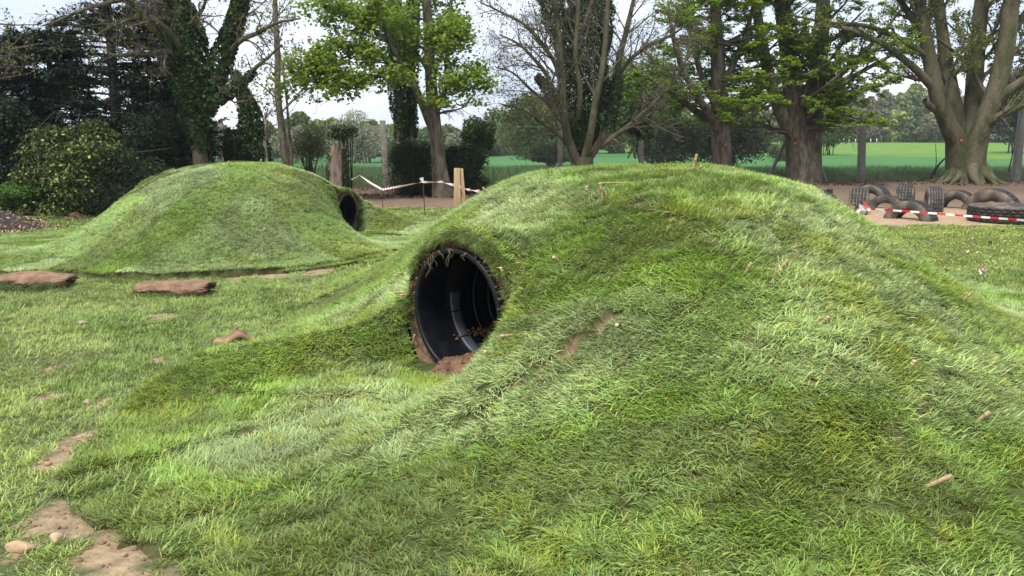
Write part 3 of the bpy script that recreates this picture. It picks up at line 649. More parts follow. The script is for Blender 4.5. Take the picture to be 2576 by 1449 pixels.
# -- big many stemmed tree at the right edge
d = 33.
T10 = tree('beech_tree', 'massive tree at the right edge, its thick trunk fanning into many smooth upright stems', 'tree', at(2432, 460, d), [
    ([(2434,470,d),(2432,425,d),(2430,385,d),(2432,345,d)], [.68,.64,.68,.74], 'x'),
    ([(2415,372,d),(2385,315,d-.3),(2358,250,d-.5),(2340,170,d-.5),(2328,90,d-.6),(2310,0,d-.6),(2296,-150,d-.7)], [.36,.31,.29,.26,.23,.17,.1], 'a'),
    ([(2420,360,d+.3),(2402,280,d+.5),(2385,190,d+.8),(2372,90,d+1),(2360,0,d+1),(2350,-160,d+1)], [.30,.28,.25,.22,.19,.1], 'a'),
    ([(2438,350,d+.2),(2448,250,d+.5),(2455,150,d+.6),(2470,0,d+.7),(2480,-160,d+.8)], [.34,.31,.27,.23,.12], 'a'),
    ([(2450,370,d-.2),(2478,300,d-.4),(2510,215,d-.5),(2530,130,d-.5),(2545,0,d-.6),(2556,-150,d-.6)], [.40,.36,.32,.28,.24,.12], 'a'),
    ([(2495,270,d-.4),(2540,222,d-.8),(2600,190,d-1),(2700,110,d-1)], [.24,.19,.15,.08], 'b'),
    ([(2470,330,d-.3),(2510,292,d-.9),(2576,262,d-1.2),(2680,225,d-1.5)], [.20,.15,.12,.06], 'b'),
    ([(2480,300,d+.3),(2530,235,d+.8),(2600,150,d+1),(2680,40,d+1)], [.22,.18,.14,.07], 'b'),
    ([(2352,225,d-.5),(2300,168,d-1),(2225,112,d-1.5),(2140,75,d-2),(2050,62,d-2.4)], [.17,.13,.10,.07,.03], 'b'),
    ([(2342,150,d-.5),(2270,98,d-.9),(2190,66,d-1.4),(2090,62,d-2),(1990,40,d-2.2)], [.14,.11,.09,.06,.03], 'b'),
    ([(2360,280,d-.3),(2340,262,d-.6),(2328,248,d-.8)], [.16,.12,.08], 'x'),
    ([(2335,110,d-.5),(2280,20,d-.2),(2200,-80,d)], [.16,.11,.05], 'b'), ([(2535,100,d-.5),(2590,20,d-.2),(2660,-60,d)], [.16,.11,.05], 'b')],
    101, M_BARK_MOSS, {'a': [gx(13, (.22,1), (25,60), (1.8,3.6), .34, .05), gx(6, (.2,1), (25,65), (.7,1.5), .5, .03), gx(5, (.2,1), (20,60), (.3,.7), .6, 0, .2, 4)],
                       'b': [gx(9, (.15,1), (25,60), (.9,2.0), .4, .04), gx(6, (.2,1), (25,60), (.4,1.0), .55, 0, .2, 5)]},
    dict(per=18, size=.095, col=(.17,.23,.05), jit=.07, flat=.5, hue=((.17,.13,.05), .25)), flare=.22, rts=(.70, 13, 1.35, 3, .75))
# -- double trunk beech
d = 32.5
T9 = tree('beech_tree', 'double trunked tree behind the tyres with two pole braces leaning by it', 'tree', at(2018, 462, d), [
    ([(2018,474,d),(2014,430,d),(2010,380,d),(2002,320,d),(1992,240,d),(1985,150,d),(1970,60,d),(1958,-120,d)], [.52,.47,.43,.39,.33,.30,.26,.15], 'a'),
    ([(2040,468,d+.3),(2040,400,d+.2),(2045,310,d+.1),(2056,210,d),(2064,120,d),(2072,0,d),(2080,-140,d)], [.40,.35,.34,.32,.29,.25,.13], 'a'),
    ([(2000,345,d-.2),(1962,290,d-.5),(1942,225,d-.6),(1920,120,d-.7),(1905,40,d-.7),(1893,-80,d-.7)], [.28,.25,.22,.18,.15,.10], 'a'),
    ([(2052,290,d),(2090,235,d-.4),(2150,190,d-.8),(2215,150,d-1),(2290,110,d-1.2)], [.15,.13,.10,.07,.03], 'b'),
    ([(2058,240,d),(2110,190,d-.2),(2170,140,d-.5),(2230,70,d-.5),(2270,20,d-.5)], [.15,.13,.10,.07,.03], 'b'),
    ([(2060,330,d-.3),(2100,268,d-1.4),(2130,290,d-2),(2170,300,d-2.5),(2235,310,d-3)], [.06,.05,.04,.03,.015], 'c'),
    ([(2060,300,d-.3),(2110,310,d-1.4),(2150,340,d-2),(2185,370,d-2.4)], [.05,.04,.03,.015], 'c'), ([(1990,340,d-.3),(1950,330,d-1.0),(1910,335,d-1.5),(1880,350,d-1.9)], [.05,.04,.03,.015], 'c'),
    ([(2050,250,d-.3),(2110,236,d-1.2),(2180,222,d-2),(2260,205,d-2.6)], [.07,.05,.04,.015], 'c'),
    ([(1985,200,d-.3),(1940,160,d-1),(1880,130,d-1.6),(1800,118,d-2)], [.09,.07,.05,.02], 'b')],
    102, M_BARK, {'a': [gx(22, (.2,1), (50,95), (1.8,3.9), .3, .02, .10, 7, .35), gx(8, (.15,1), (30,60), (.7,1.5), .5, -.01, .12, 5, .25), gx(4, (.2,1), (25,55), (.3,.6), .6, -.01, .15, 4, .2)],
                  'b': [gx(12, (.15,1), (30,65), (.8,1.7), .4, 0, .12, 6, .25), gx(6, (.15,1), (25,55), (.3,.8), .6, 0, .15, 4, .2)],
                  'c': [gx(12, (.15,1), (25,60), (.5,1.1), .4, -.03, .12, 5, .3), gx(5, (.1,1), (25,55), (.25,.6), .6, -.03, .15, 4, .3)]},
    dict(per=26, size=.115, col=(.18,.27,.035), jit=(.06,.06,.03), flat=1.3, zmin=2.2, hue=((.26,.36,.05), .35)), flare=.28, rts=(.54, 11, .75, 4, .8))
# -- straight grey trunk, layered bright leaves
d = 31.
T8 = tree('beech_tree', 'straight grey trunk with tiers of level lime green leaves, behind the near mound top', 'tree', at(1818, 470, d), [
    ([(1820,478,d),(1817,420,d),(1814,330,d),(1810,230,d),(1805,130,d),(1798,0,d),(1792,-150,d)], [.36,.33,.30,.27,.22,.17,.08], 'a'),
    ([(1806,330,d-.2),(1780,280,d-.7),(1748,240,d-1.2),(1715,170,d-1.5),(1690,80,d-1.6),(1680,0,d-1.6)], [.17,.15,.12,.10,.07,.03], 'b'),
    ([(1808,280,d-.3),(1765,200,d-.5),(1745,120,d-.6),(1730,0,d-.6)], [.14,.12,.09,.05], 'b'),
    ([(1800,310,d+.2),(1735,262,d+.4),(1670,215,d+.5),(1610,170,d+.6),(1560,120,d+.6)], [.14,.12,.09,.06,.02], 'b'),
    ([(1818,300,d),(1850,270,d-.4),(1890,250,d-.8),(1930,240,d-1)], [.07,.06,.04,.02], 'b'),
    ([(1812,230,d),(1850,150,d),(1880,60,d),(1900,-40,d)], [.14,.11,.08,.04], 'b')],
    103, M_BARK, {'a': [gx(36, (.28,1), (65,95), (1.6,3.6), .22, .0, .08, 7, .15, .35), gx(9, (.15,1), (25,60), (.6,1.5), .5, -.01, .1, 5, .12), gx(3, (.2,1), (25,50), (.3,.6), .6, -.01, .12, 4, .1)],
                  'b': [gx(12, (.2,1), (35,80), (.9,1.9), .3, -.01, .1, 6, .15), gx(7, (.15,1), (25,55), (.35,.9), .6, -.01, .12, 4, .12)]},
    dict(per=28, size=.125, col=(.20,.31,.035), jit=(.07,.07,.03), flat=1.8, zmin=2.3, hue=((.30,.42,.05), .35)), flare=.18)
# -- many stemmed bare tree with an ivy core
d = 28.5
tree('multi_stem_tree', 'many stemmed tree behind the near mound with an ivy column at its centre', 'tree', at(1465, 478, d), [
    ([(1466,482,d),(1465,440,d),(1463,395,d)], [.46,.42,.40], 'x'),
    ([(1455,415,d-.1),(1425,350,d-.3),(1412,270,d-.4),(1410,190,d-.4),(1402,80,d-.4),(1392,-90,d-.3)], [.17,.145,.13,.11,.09,.05], 'a'),
    ([(1470,400,d-.2),(1490,335,d-.5),(1498,270,d-.6),(1520,190,d-.6),(1526,80,d-.5),(1532,-70,d-.5)], [.14,.125,.11,.09,.08,.04], 'a'),
    ([(1478,405,d),(1525,340,d+.1),(1545,255,d+.2),(1558,170,d+.2),(1585,80,d+.2),(1612,-50,d+.2)], [.14,.125,.11,.09,.08,.04], 'a'),
    ([(1455,300,d-.2),(1462,230,d-.6),(1440,160,d-.7),(1445,60,d-.7),(1450,-60,d-.6)], [.10,.09,.08,.07,.03], 'a'),
    ([(1510,370,d+.1),(1570,325,d-.4),(1640,262,d-.9),(1695,200,d-1.3),(1745,115,d-1.5)], [.10,.08,.06,.05,.02], 'b'),
    ([(1560,180,d+.2),(1620,130,d-.1),(1700,100,d-.5),(1760,60,d-.8)], [.08,.07,.05,.02], 'b'),
    ([(1425,320,d-.2),(1385,270,d-.7),(1330,235,d-1.3),(1280,180,d-1.6),(1230,160,d-1.8)], [.08,.07,.05,.035,.015], 'b'),
    ([(1415,270,d-.3),(1375,190,d-.8),(1310,120,d-1.3),(1240,90,d-1.5)], [.08,.07,.05,.02], 'b'),
    ([(1412,210,d-.3),(1365,110,d-.4),(1290,40,d-.6),(1210,10,d-.8)], [.08,.07,.05,.02], 'b'),
    ([(1405,120,d),(1360,30,d),(1290,-40,d)], [.08,.06,.03], 'b'),
    ([(1440,380,d),(1390,330,d-.4),(1330,290,d-1),(1260,262,d-1.4)], [.06,.05,.035,.012], 'b')],
    104, M_BARK_MOSS, {'a': [gx(13, (.3,1), (22,55), (1.3,3.0), .36, .06, .12), gx(7, (.2,1), (25,60), (.6,1.5), .5, .0, .18), gx(5, (.2,1), (20,60), (.3,.8), .6, 0, .25, 5)],
                       'b': [gx(20, (.1,1), (25,60), (.9,2.1), .40, .02, .18, 7), gx(8, (.15,1), (25,60), (.4,1.1), .55, .0, .25, 6), gx(4, (.2,1), (25,60), (.2,.5), .6, 0, .25, 4)]},
    dict(per=1, size=.07, col=(.13,.15,.04), jit=.05), flare=.25,
    ivy=[([(1462,400,d+.3),(1462,330,d+.4),(1465,250,d+.4),(1475,150,d+.4),(1480,60,d+.4),(1482,-80,d+.4)], [.3,.66,.85,.82,.78,.6], 26000),
         ([(1450,330,d),(1400,250,d-.2),(1350,190,d-.4)], [.25,.3,.12], 2200), ([(1440,150,d),(1400,60,d),(1380,-60,d)], [.4,.5,.3], 3000),
         ([(1530,330,d+.1),(1545,255,d+.1),(1556,190,d+.1)], [.20,.24,.2], 1500)], leaf_name='buds')
# -- sycamore in bright leaf
d = 24.8
tree('sycamore_tree', 'young tree in bright fresh leaf left of centre, leaning slightly over a dark yew bush', 'tree', at(1112, 492, d), [
    ([(1116,496,d),(1106,455,d),(1102,400,d),(1098,345,d),(1088,260,d),(1082,160,d),(1078,60,d),(1070,-60,d),(1064,-180,d)], [.27,.22,.20,.19,.16,.14,.12,.09,.05], 'a'),
    ([(1097,345,d-.1),(1066,272,d-.4),(1042,214,d-.6),(1000,160,d-.9),(960,70,d-1),(930,-30,d-1)], [.13,.11,.10,.085,.06,.03], 'a'),
    ([(1092,300,d),(1112,220,d+.1),(1126,130,d+.1),(1140,20,d+.1),(1150,-80,d)], [.09,.08,.07,.05,.03], 'a'),
    ([(1045,220,d-.6),(990,196,d-1),(920,196,d-1.5),(850,210,d-1.8),(790,232,d-2)], [.07,.06,.05,.035,.015], 'b'),
    ([(1010,175,d-.8),(930,130,d-1.3),(850,110,d-1.7),(770,140,d-2)], [.07,.055,.04,.015], 'b'),
    ([(1084,190,d),(1020,120,d+.6),(940,60,d+1),(850,30,d+1.3)], [.07,.055,.04,.015], 'b'),
    ([(1090,260,d),(1135,215,d-.5),(1180,200,d-.9),(1225,205,d-1.2)], [.06,.05,.035,.015], 'b'),
    ([(1095,300,d),(1130,275,d-.5),(1175,268,d-.9)], [.04,.035,.015], 'b'),
    ([(970,100,d-1),(900,40,d-1.4),(800,0,d-1.6)], [.06,.045,.015], 'b'), ([(930,196,d-1.4),(850,215,d-2),(780,215,d-2.3),(728,262,d-2.5)], [.04,.03,.02,.01], 'b'), ([(900,125,d-1.5),(820,150,d-2),(740,150,d-2.3)], [.04,.03,.01], 'b'), ([(1085,140,d),(1140,90,d-.6),(1190,60,d-1)], [.06,.045,.015], 'b')],
    105, M_BARK, {'a': [gx(12, (.35,1), (40,80), (1.0,2.0), .34, .01, .1, 6, .5), gx(7, (.2,1), (30,60), (.5,1.0), .5, -.01, .12, 5, .5)],
                  'b': [gx(11, (.1,1), (30,70), (.5,1.15), .42, -.01, .12, 6, .4), gx(5, (.2,1), (30,60), (.25,.6), .55, -.02, .15, 4, .5)]},
    dict(per=30, size=.115, col=(.20,.29,.045), jit=(.17,.17,.12), flat=.9, asp=.9, droop=.8, zmin=2.6, hue=((.27,.38,.06), .35)), flare=.3)
# -- ivy twin behind it
d = 27.5
tree('ivy_clad_tree', 'dark ivy covered twin stems just left of the bright leafed tree', 'tree', at(1010, 480, d), [
    ([(1012,490,d),(1008,380,d),(1003,260,d),(998,130,d),(990,0,d),(985,-120,d)], [.20,.17,.15,.13,.10,.05], 'a'),
    ([(1040,480,d+.3),(1034,370,d+.3),(1030,230,d+.3),(1036,100,d+.3),(1042,-80,d+.3)], [.17,.15,.13,.1,.05], 'a')],
    106, M_BARK, {'a': [gx(9, (.5,1), (30,60), (.8,1.6), .35, .05), gx(6, (.2,1), (25,60), (.4,.8), .5, .03)]}, dict(per=2, size=.06, col=(.12,.14,.04), jit=.05), flare=.2,
    ivy=[([(1010,372,d),(1004,280,d),(1000,180,d),(995,60,d),(988,-80,d)], [.14,.30,.32,.26,.2], 5200), ([(1036,345,d+.3),(1030,230,d+.3),(1036,100,d+.3),(1040,-60,d+.3)], [.18,.28,.26,.2], 4200)], leaf_name='buds')
# -- the old ivy clad tree on the left with its bare mossy limb
d = 20.5
tree('ivy_clad_tree', 'old ivy thick tree behind the left mound with short bare trunk and mossy left limb', 'tree', at(505, 480, d), [
    ([(507,480,d),(505,420,d),(502,380,d),(494,300,d),(484,210,d),(470,110,d),(448,0,d),(432,-130,d)], [.20,.18,.18,.19,.18,.17,.14,.08], 'a'),
    ([(500,290,d),(535,215,d),(562,140,d),(590,60,d),(615,-50,d)], [.14,.12,.11,.09,.05], 'a'),
    ([(520,275,d-.1),(575,232,d-.4),(635,182,d-.7),(705,128,d-1)], [.08,.065,.05,.02], 'b'),
    ([(468,150,d-.1),(428,129,d-.5),(380,134,d-.9),(335,145,d-1.2),(296,140,d-1.4)], [.075,.07,.065,.05,.03], 'b'),
    ([(462,130,d-.3),(430,85,d-.7),(395,40,d-1),(350,5,d-1.2),(300,-40,d-1.3)], [.08,.07,.06,.05,.02], 'b'),
    ([(455,60,d),(400,40,d-.6),(330,45,d-1.2),(260,60,d-1.8),(190,90,d-2.2)], [.07,.06,.05,.035,.015], 'b'),
    ([(560,140,d),(610,90,d-.4),(670,60,d-.7),(740,50,d-1)], [.07,.055,.04,.015], 'b'), ([(448,0,d),(340,-10,d-1),(200,20,d-2),(80,50,d-2.6)], [.07,.055,.04,.015], 'b'),
    ([(470,110,d+.1),(520,60,d-.4),(560,0,d-.8)], [.06,.05,.02], 'b')],
    107, M_BARK_MOSS, {'a': [gx(12, (.4,1), (30,70), (1.0,2.0), .35, .02, .2), gx(8, (.2,1), (25,65), (.5,1.1), .5, 0, .25), gx(4, (.2,1), (20,60), (.2,.5), .6, 0, .3, 4)],
                       'b': [gx(13, (.15,1), (30,75), (.6,1.4), .42, .02, .25, 7), gx(7, (.15,1), (25,65), (.3,.8), .55, .0, .3, 5)]},
    dict(per=1, size=.07, col=(.16,.14,.03), jit=.06, hue=((.20,.15,.02), .5)), flare=.1,
    ivy=[([(502,386,d),(496,340,d),(490,280,d),(480,200,d),(468,120,d),(448,20,d),(435,-90,d)], [.18,.30,.48,.50,.40,.30,.2], 13000),
         ([(505,280,d),(540,205,d),(565,130,d),(590,60,d),(610,-30,d)], [.3,.3,.28,.22,.2], 4500), ([(545,255,d-.2),(590,222,d-.4),(640,180,d-.6)], [.16,.14,.08], 900)], leaf_name='buds')
# golden tufts of catkins on its twigs
# -- slim curved tree and other stems near the leaning post
d = 28.
tree('slim_tree', 'slim pale curved trunk rising beside the leaning concrete post', 'tree', at(728, 480, d), [
    ([(732,490,d),(722,420,d),(712,320,d),(701,250,d),(698,160,d),(692,60,d),(682,-80,d)], [.14,.13,.12,.10,.09,.08,.05], 'a'),
    ([(735,440,d+1),(737,330,d+1),(730,220,d+1),(722,130,d+1)], [.05,.045,.035,.02], 'a')],
    108, M_BARK, {'a': [gx(12, (.35,1), (30,65), (1.0,2.2), .3, .05, .12), gx(6, (.2,1), (25,60), (.5,1.1), .55, .03, .15), gx(4, (.3,1), (20,50), (.2,.5), .6, 0, .2, 4)]},
    dict(per=2, size=.09, col=(.14,.17,.06), jit=.05, t0=.6), leaf_name='buds')
d = 23.
tree('ivy_clad_tree', 'small leaning ivy covered stems with one bare pale trunk behind the left mound', 'tree', at(668, 480, d), [
    ([(672,480,d),(666,415,d),(662,370,d),(652,322,d),(640,290,d)], [.07,.06,.055,.05,.03], 'a'),
    ([(640,470,d+.3),(645,380,d+.3),(632,290,d+.3),(610,230,d+.3),(588,180,d+.3)], [.06,.055,.05,.04,.02], 'a')],
    109, M_STUMP, {'a': [gx(9, (.5,1), (30,70), (.8,1.5), .4, .06, .15), gx(5, (.2,1), (25,60), (.3,.8), .5)]}, dict(per=2, size=.08, col=(.05,.09,.025), jit=.08),
    ivy=[([(640,450,d+.3),(645,380,d+.3),(630,290,d+.3),(608,225,d+.3),(590,180,d+.3)], [.30,.42,.36,.22,.1], 5200), ([(600,430,d+.5),(590,370,d+.5),(600,330,d+.5)], [.3,.4,.3], 2200)], leaf_name='leaves')
# -- bare twigs hanging in from the left
d = 16.
tree('budding_tree', 'bare budding branches reaching in at the upper left corner', 'tree', at(-260, 560, d), [
    ([(-260,640,d),(-250,400,d),(-230,150,d),(-220,-100,d)], [.18,.15,.12,.06], 'x'),
    ([(-240,260,d),(-120,175,d),(0,140,d),(110,128,d+.3)], [.045,.03,.02,.007], 'b'), ([(-230,150,d),(-120,90,d),(-10,50,d),(90,60,d+.3)], [.04,.03,.02,.007], 'b'),
    ([(-225,60,d),(-100,10,d),(20,-10,d),(120,10,d+.3)], [.04,.03,.02,.007], 'b'), ([(-235,230,d),(-130,215,d),(-30,225,d),(50,215,d+.3)], [.035,.025,.018,.007], 'b')],
    110, M_BARK, {'b': [gx(12, (.3,1), (30,75), (.4,1.1), .5, .02, .2), gx(6, (.2,1), (25,65), (.2,.5), .6, .0, .2, 4)]}, dict(per=3, size=.055, col=(.22,.20,.11), jit=.025, t0=.5), leaf_name='buds')
# ------------------------------------------------------------------ evergreens, shrubs
def conifer(label, px, pyb, d, hgt, spread, seed, z0=.3, nb=120, col=(.018,.032,.018), name='conifer_tree', dens=34):
    rng = np.random.RandomState(seed); b = at(px, pyb, d); b[2] = 0; root = empty(name, b); tag(root, label, 'tree')
    P = np.stack([b + np.array([.1*math.sin(t*3), 0, hgt*t]) for t in np.linspace(0, 1, 12)])
    tk = MB().add(*trunk(P, np.linspace(.2, .04, 12), 10, seed)); 
    z = z0 + (hgt-z0)*rng.rand(nb)**.9; a = rng.uniform(0, 2*pi, nb); L_ = spread*(1-(z/hgt)**1.4*.75)*rng.uniform(.6, 1.1, nb)
    n = 8; t = np.linspace(0, 1, n)[None]; r_ = L_[:, None]*t; zz = z[:, None] + r_*.10 - .12*r_**2/spread + .0; aa = a[:, None] + rng.normal(0, .12, (nb, 1))*t
    B = np.stack([b[0]+r_*np.cos(aa), b[1]+r_*np.sin(aa), zz], -1); tk.add(*tubes(B, np.linspace(.03, .006, n)[None]*np.ones((nb, 1)), 4))
    keep(tk.build('trunk', M_BARK_DARK), root)
    Q, RQ = grow(B, np.full((nb, n), .01), 9, (.2, 1), (35, 60), (.35, .9), .6, -.03, .1, 5, rng, .25, .3)
    C = on_paths(np.concatenate([Q]), dens, rng, (.04, .04, .025), .05); 
    V, F, c = leaves(C, .12, rng, col, .45, .8, .32, droop=.5)
    keep(MB().add(V, F, c).build('foliage', M_LEAF_DK, smooth=False), root); return root
conifer('tall blackish evergreen with layered boughs, sky showing between them, behind the glossy shrub', 300, 480, 23.5, 8.5, 2.5, 201, .4, 210)
conifer('blackish evergreen right of the tallest one, its boughs meeting the ivy clad tree', 425, 480, 22.5, 5.2, 1.9, 202, .2, 160)
conifer('dark evergreen at the far left edge behind the glossy shrub', 20, 500, 22.5, 4.4, 2.3, 203, .2, 150)
conifer('low dark evergreen filling the gap left of the tallest evergreen', 150, 500, 24.5, 4.6, 2.4, 204, .3, 150)
def bush(name, label, cat, px, pyc, d, rx, ry, rz, n, size, col, seed, hue=None, m=None, lobes=16, cvar=.4, zlo=0., lobr=(.32, .55), stems=True, asp=.6, group=None, flat=0., root=None, part='foliage', kind=None, skirt=False):
    rng = np.random.RandomState(seed); c = at(px, pyc, d)
    if root is None:
        root = empty(name, (c[0], c[1], zlo)); tag(root, label, cat, group)
    q = rng.normal(0, 1, (lobes, 3)); q /= np.linalg.norm(q, axis=1, keepdims=True); q *= rng.uniform(.25, .75, (lobes, 1)); S = np.array([rx, ry, rz]); LC = c + q*S
    if skirt:
        th_ = rng.uniform(0, 2*pi, lobes); hz = rng.rand(lobes); rr_ = rng.uniform(.35, .8, lobes)*(1-.45*hz**2); LC = np.stack([c[0]+rx*rr_*np.cos(th_), c[1]+ry*rr_*np.sin(th_), zlo + (c[2]+rz*.62-zlo)*hz], 1)
    LR = rng.uniform(*lobr, lobes)[:, None]*S*np.array([1, 1, 1.])
    k = rng.randint(0, lobes, n); o = rng.normal(0, 1, (n, 3)); o /= np.linalg.norm(o, axis=1, keepdims=True)
    rad = (1 - .55*rng.rand(n)**1.8)*(.82+.36*rnd((k*7+np.floor(o[:, 0]*2.2)), np.floor(o[:, 2]*2.2+o[:, 1]*3), 3)); C = LC[k] + o*LR[k]*rad[:, None]
    kp = C[:, 2] > zlo+.02; C, o = C[kp], o[kp]
    V, F, cc = leaves(C, size, rng, col, cvar, flat, asp, hue, out=o*.9)
    ob = MB().add(V, F, cc).build(part, m or M_LEAF_DK, smooth=False); keep(ob, root)
    if stems:
        ns = 9; A = np.stack([np.array([c[0], c[1], zlo]) + rng.normal(0, .12, (ns, 3))*[rx, ry, 0], c + rng.normal(0, .2, (ns, 3))*S, c + rng.normal(0, .55, (ns, 3))*S], 1)
        P = np.concatenate([A[:, :1], (A[:, :1]+A[:, 1:2])/2, A[:, 1:2], (A[:, 1:2]+A[:, 2:])/2, A[:, 2:]], 1)
        keep(MB().add(*tubes(P, np.linspace(.035, .008, 5)[None]*np.ones((ns, 1))*min(1.5, rx), 5)).build('stems', M_BARK_DARK), root)
    return root
bush('glossy_shrub', 'glossy shrub with yellow green leaf edges, at the left beside the dark yew', 'shrub', 200, 415, 19.2, 2.0, 1.1, 1.3, 30000, .085, (.055,.08,.02), 301, ((.28,.32,.09), .2), lobes=40, lobr=(.16, .34), skirt=True)
bush('yew_bush', 'low dark yew bush between the glossy shrub and the left mound', 'shrub', 315, 455, 18.9, 1.25, .8, .82, 26000, .07, (.022,.036,.014), 302, ((.045,.07,.02), .2), asp=.3, lobes=20, skirt=True)
bush('yew_bush', 'dark yew boughs hanging low at the foot of the old ivy clad tree', 'shrub', 425, 385, 20.8, 1.1, .8, 1.15, 22000, .08, (.018,.032,.014), 303, asp=.3, lobes=18, skirt=True)
bush('holly_bush', 'blackish broadleaf bush at the far left edge', 'shrub', -10, 400, 20.0, 1.5, .9, 1.5, 24000, .09, (.020,.036,.016), 304, lobes=20, skirt=True)
bush('nettle_patch', 'small bright green weeds in the gap at the far left', 'plant', 40, 492, 18.6, .75, .4, .30, 3500, .07, (.10,.20,.04), 305, m=M_LEAF, stems=False)
bush('yew_bush', 'dark yew bush round the foot of the bright leafed tree', 'shrub', 1045, 420, 25.6, 1.05, .7, .98, 26000, .07, (.020,.036,.014), 306, ((.04,.065,.02), .2), asp=.3, lobes=20, skirt=True)
bush('yew_bush', 'dark bush right of the bright leafed tree trunk', 'shrub', 1165, 420, 26.2, .85, .6, .80, 16000, .08, (.024,.042,.015), 307, lobes=16, skirt=True)
bush('ivy_bush', 'bush of ivy crowning the concrete post right of the sawn stake', 'shrub', 1205, 335, 28.7, .72, .5, .66, 9000, .10, (.040,.075,.022), 308, ((.09,.15,.04), .2), zlo=.9, lobes=14, stems=False)
bush('ivy_bush', 'round clump of ivy topping the concrete post behind the near mound', 'shrub', 1612, 315, 29.6, .62, .5, .60, 7500, .10, (.028,.052,.016), 309, ((.06,.10,.03), .2), zlo=.9, lobes=12, stems=False)
bush('bramble', 'thin scrubby bush of small leaves left of the dead stump', 'shrub', 775, 370, 29.5, 1.1, .6, .95, 3600, .075, (.09,.125,.045), 310, ((.16,.19,.09), .3), m=M_LEAF, lobes=14)
bush('bramble', 'bramble and ivy tangle spilling over the top of the dead stump', 'shrub', 868, 332, 24.8, .62, .4, .34, 1700, .075, (.06,.085,.035), 311, ((.30,.24,.18), .15), lobes=12)
bush('hedge_shrub', 'dark green shrub mass behind the post right of the many stemmed tree', 'shrub', 1680, 355, 38., 1.9, 1.0, 1.25, 15000, .13, (.055,.085,.03), 312, ((.11,.15,.05), .2), m=M_LEAF, lobes=20)
bush('hedge_shrub', 'dark green shrub mass behind the straight grey trunk', 'shrub', 1830, 350, 40., 2.2, 1.0, 1.45, 16000, .13, (.05,.075,.03), 313, ((.10,.14,.05), .2), m=M_LEAF, lobes=20)
bush('hedge_shrub', 'dark low bush in the crop just left of the many stemmed tree', 'shrub', 1385, 385, 46., 1.6, .9, .62, 8000, .13, (.05,.08,.03), 314, m=M_LEAF, lobes=14)
bush('round_tree', 'pale green round topped tree in the field left of the many stemmed tree', 'tree', 1352, 318, 62., 3.0, 2.2, 2.9, 22000, .20, (.12,.17,.05), 315, ((.2,.25,.09), .3), m=M_FAR, lobes=26, zlo=.2)
bush('round_tree', 'green tree crown seen between the many stemmed tree and the straight grey trunk', 'tree', 1620, 255, 56., 4.2, 2.4, 3.4, 26000, .22, (.085,.13,.035), 316, ((.14,.19,.06), .3), m=M_FAR, lobes=26, zlo=.5)
bush('round_bush', 'small round pale bush in the crop beside the double trunked tree', 'shrub', 1965, 378, 75., 1.7, 1.2, 1.25, 6000, .16, (.16,.21,.07), 317, m=M_FAR, lobes=12, zlo=-.2)
bush('round_tree', 'light green tree seen past the right side of the double trunk', 'tree', 2085, 318, 90., 3.2, 2.0, 2.3, 10000, .25, (.11,.17,.05), 318, m=M_FAR, lobes=16, zlo=-.2)
bush('dark_conifer', 'dark bluish evergreen mass at the far right edge beyond the field', 'tree', 2570, 262, 95., 5.5, 3.0, 5.2, 30000, .26, (.028,.045,.035), 319, m=M_FAR, lobes=30, zlo=-.2, lobr=(.25,.42))
bush('blossom_tree', 'pale blossoming tree beyond the fence above the dead stump', 'tree', 905, 340, 52., 2.2, 1.6, 1.5, 9000, .12, (.24,.25,.16), 320, ((.45,.43,.36), .35), m=M_FAR, lobes=18, zlo=.3)
def woods(label, spans, seed, cols):
    rng = np.random.RandomState(seed); root = None; mb = MB(); tk = []
    for (xa, xb, ytop, ybot, d, n) in spans:
        for k in range(n):
            px = xa + (xb-xa)*(k+rng.uniform(.2, .8))/n; w_ = (xb-xa)/n*1.35*m_at(d)*rng.uniform(.8, 1.2); dd = d + rng.uniform(-6, 6)
            tz = at(px, ytop+rng.uniform(-9, 12), dd)[2]; bz = at(px, ybot, dd)[2]; c = at(px, (ytop+ybot)/2, dd); c[2] = (tz+bz)/2; H_ = (tz-bz)/2
            ci = rng.randint(len(cols)); col = np.array(cols[ci])
            L_ = 12; q = rng.normal(0, 1, (L_, 3)); q /= np.linalg.norm(q, axis=1, keepdims=True); S = np.array([w_, w_*.8, H_]); LC = c + q*S*rng.uniform(.3, .72, (L_, 1)); nn = 4200
            kk = rng.randint(0, L_, nn); o = rng.normal(0, 1, (nn, 3)); o /= np.linalg.norm(o, axis=1, keepdims=True); C = LC[kk] + o*S*rng.uniform(.2, .5, (L_, 1))[kk]*(1-.5*rng.rand(nn, 1)**2)
            thin = ci == len(cols)-1
            if thin: C = C[rng.rand(nn) < .5]; o = o[:len(C)]
            mb.add(*leaves(C, .0050*d*(.6 if thin else 1), rng, col, .35, 0, .7, out=(o*.8)[:len(C)]))
            b = np.array([c[0], c[1], bz-1.5]); tk.append(np.stack([b + (np.array([c[0]+rng.normal(0, w_*.2), c[1], tz*.8+bz*.2])-b)*t for t in np.linspace(0, 1, 4)]))
    tk = np.array(tk); mb.add(*tubes(tk, np.linspace(.16, .05, 4)[None]*np.ones((len(tk), 1)), 5), c=(.10,.085,.065))
    o = mb.build('woodland', M_FAR, smooth=False); tag(o, label, 'woodland', kind='stuff'); return o
WC = [(.17,.23,.06),(.13,.18,.055),(.22,.27,.08),(.15,.19,.07),(.28,.26,.19)]
woods('far wood of mixed spring trees across the field behind the left mound', [(-200, 640, 300, 410, 82, 14), (640, 1010, 300, 408, 78, 11), (1000, 1330, 318, 402, 100, 9), (700, 1000, 282, 400, 100, 6)], 401, WC)
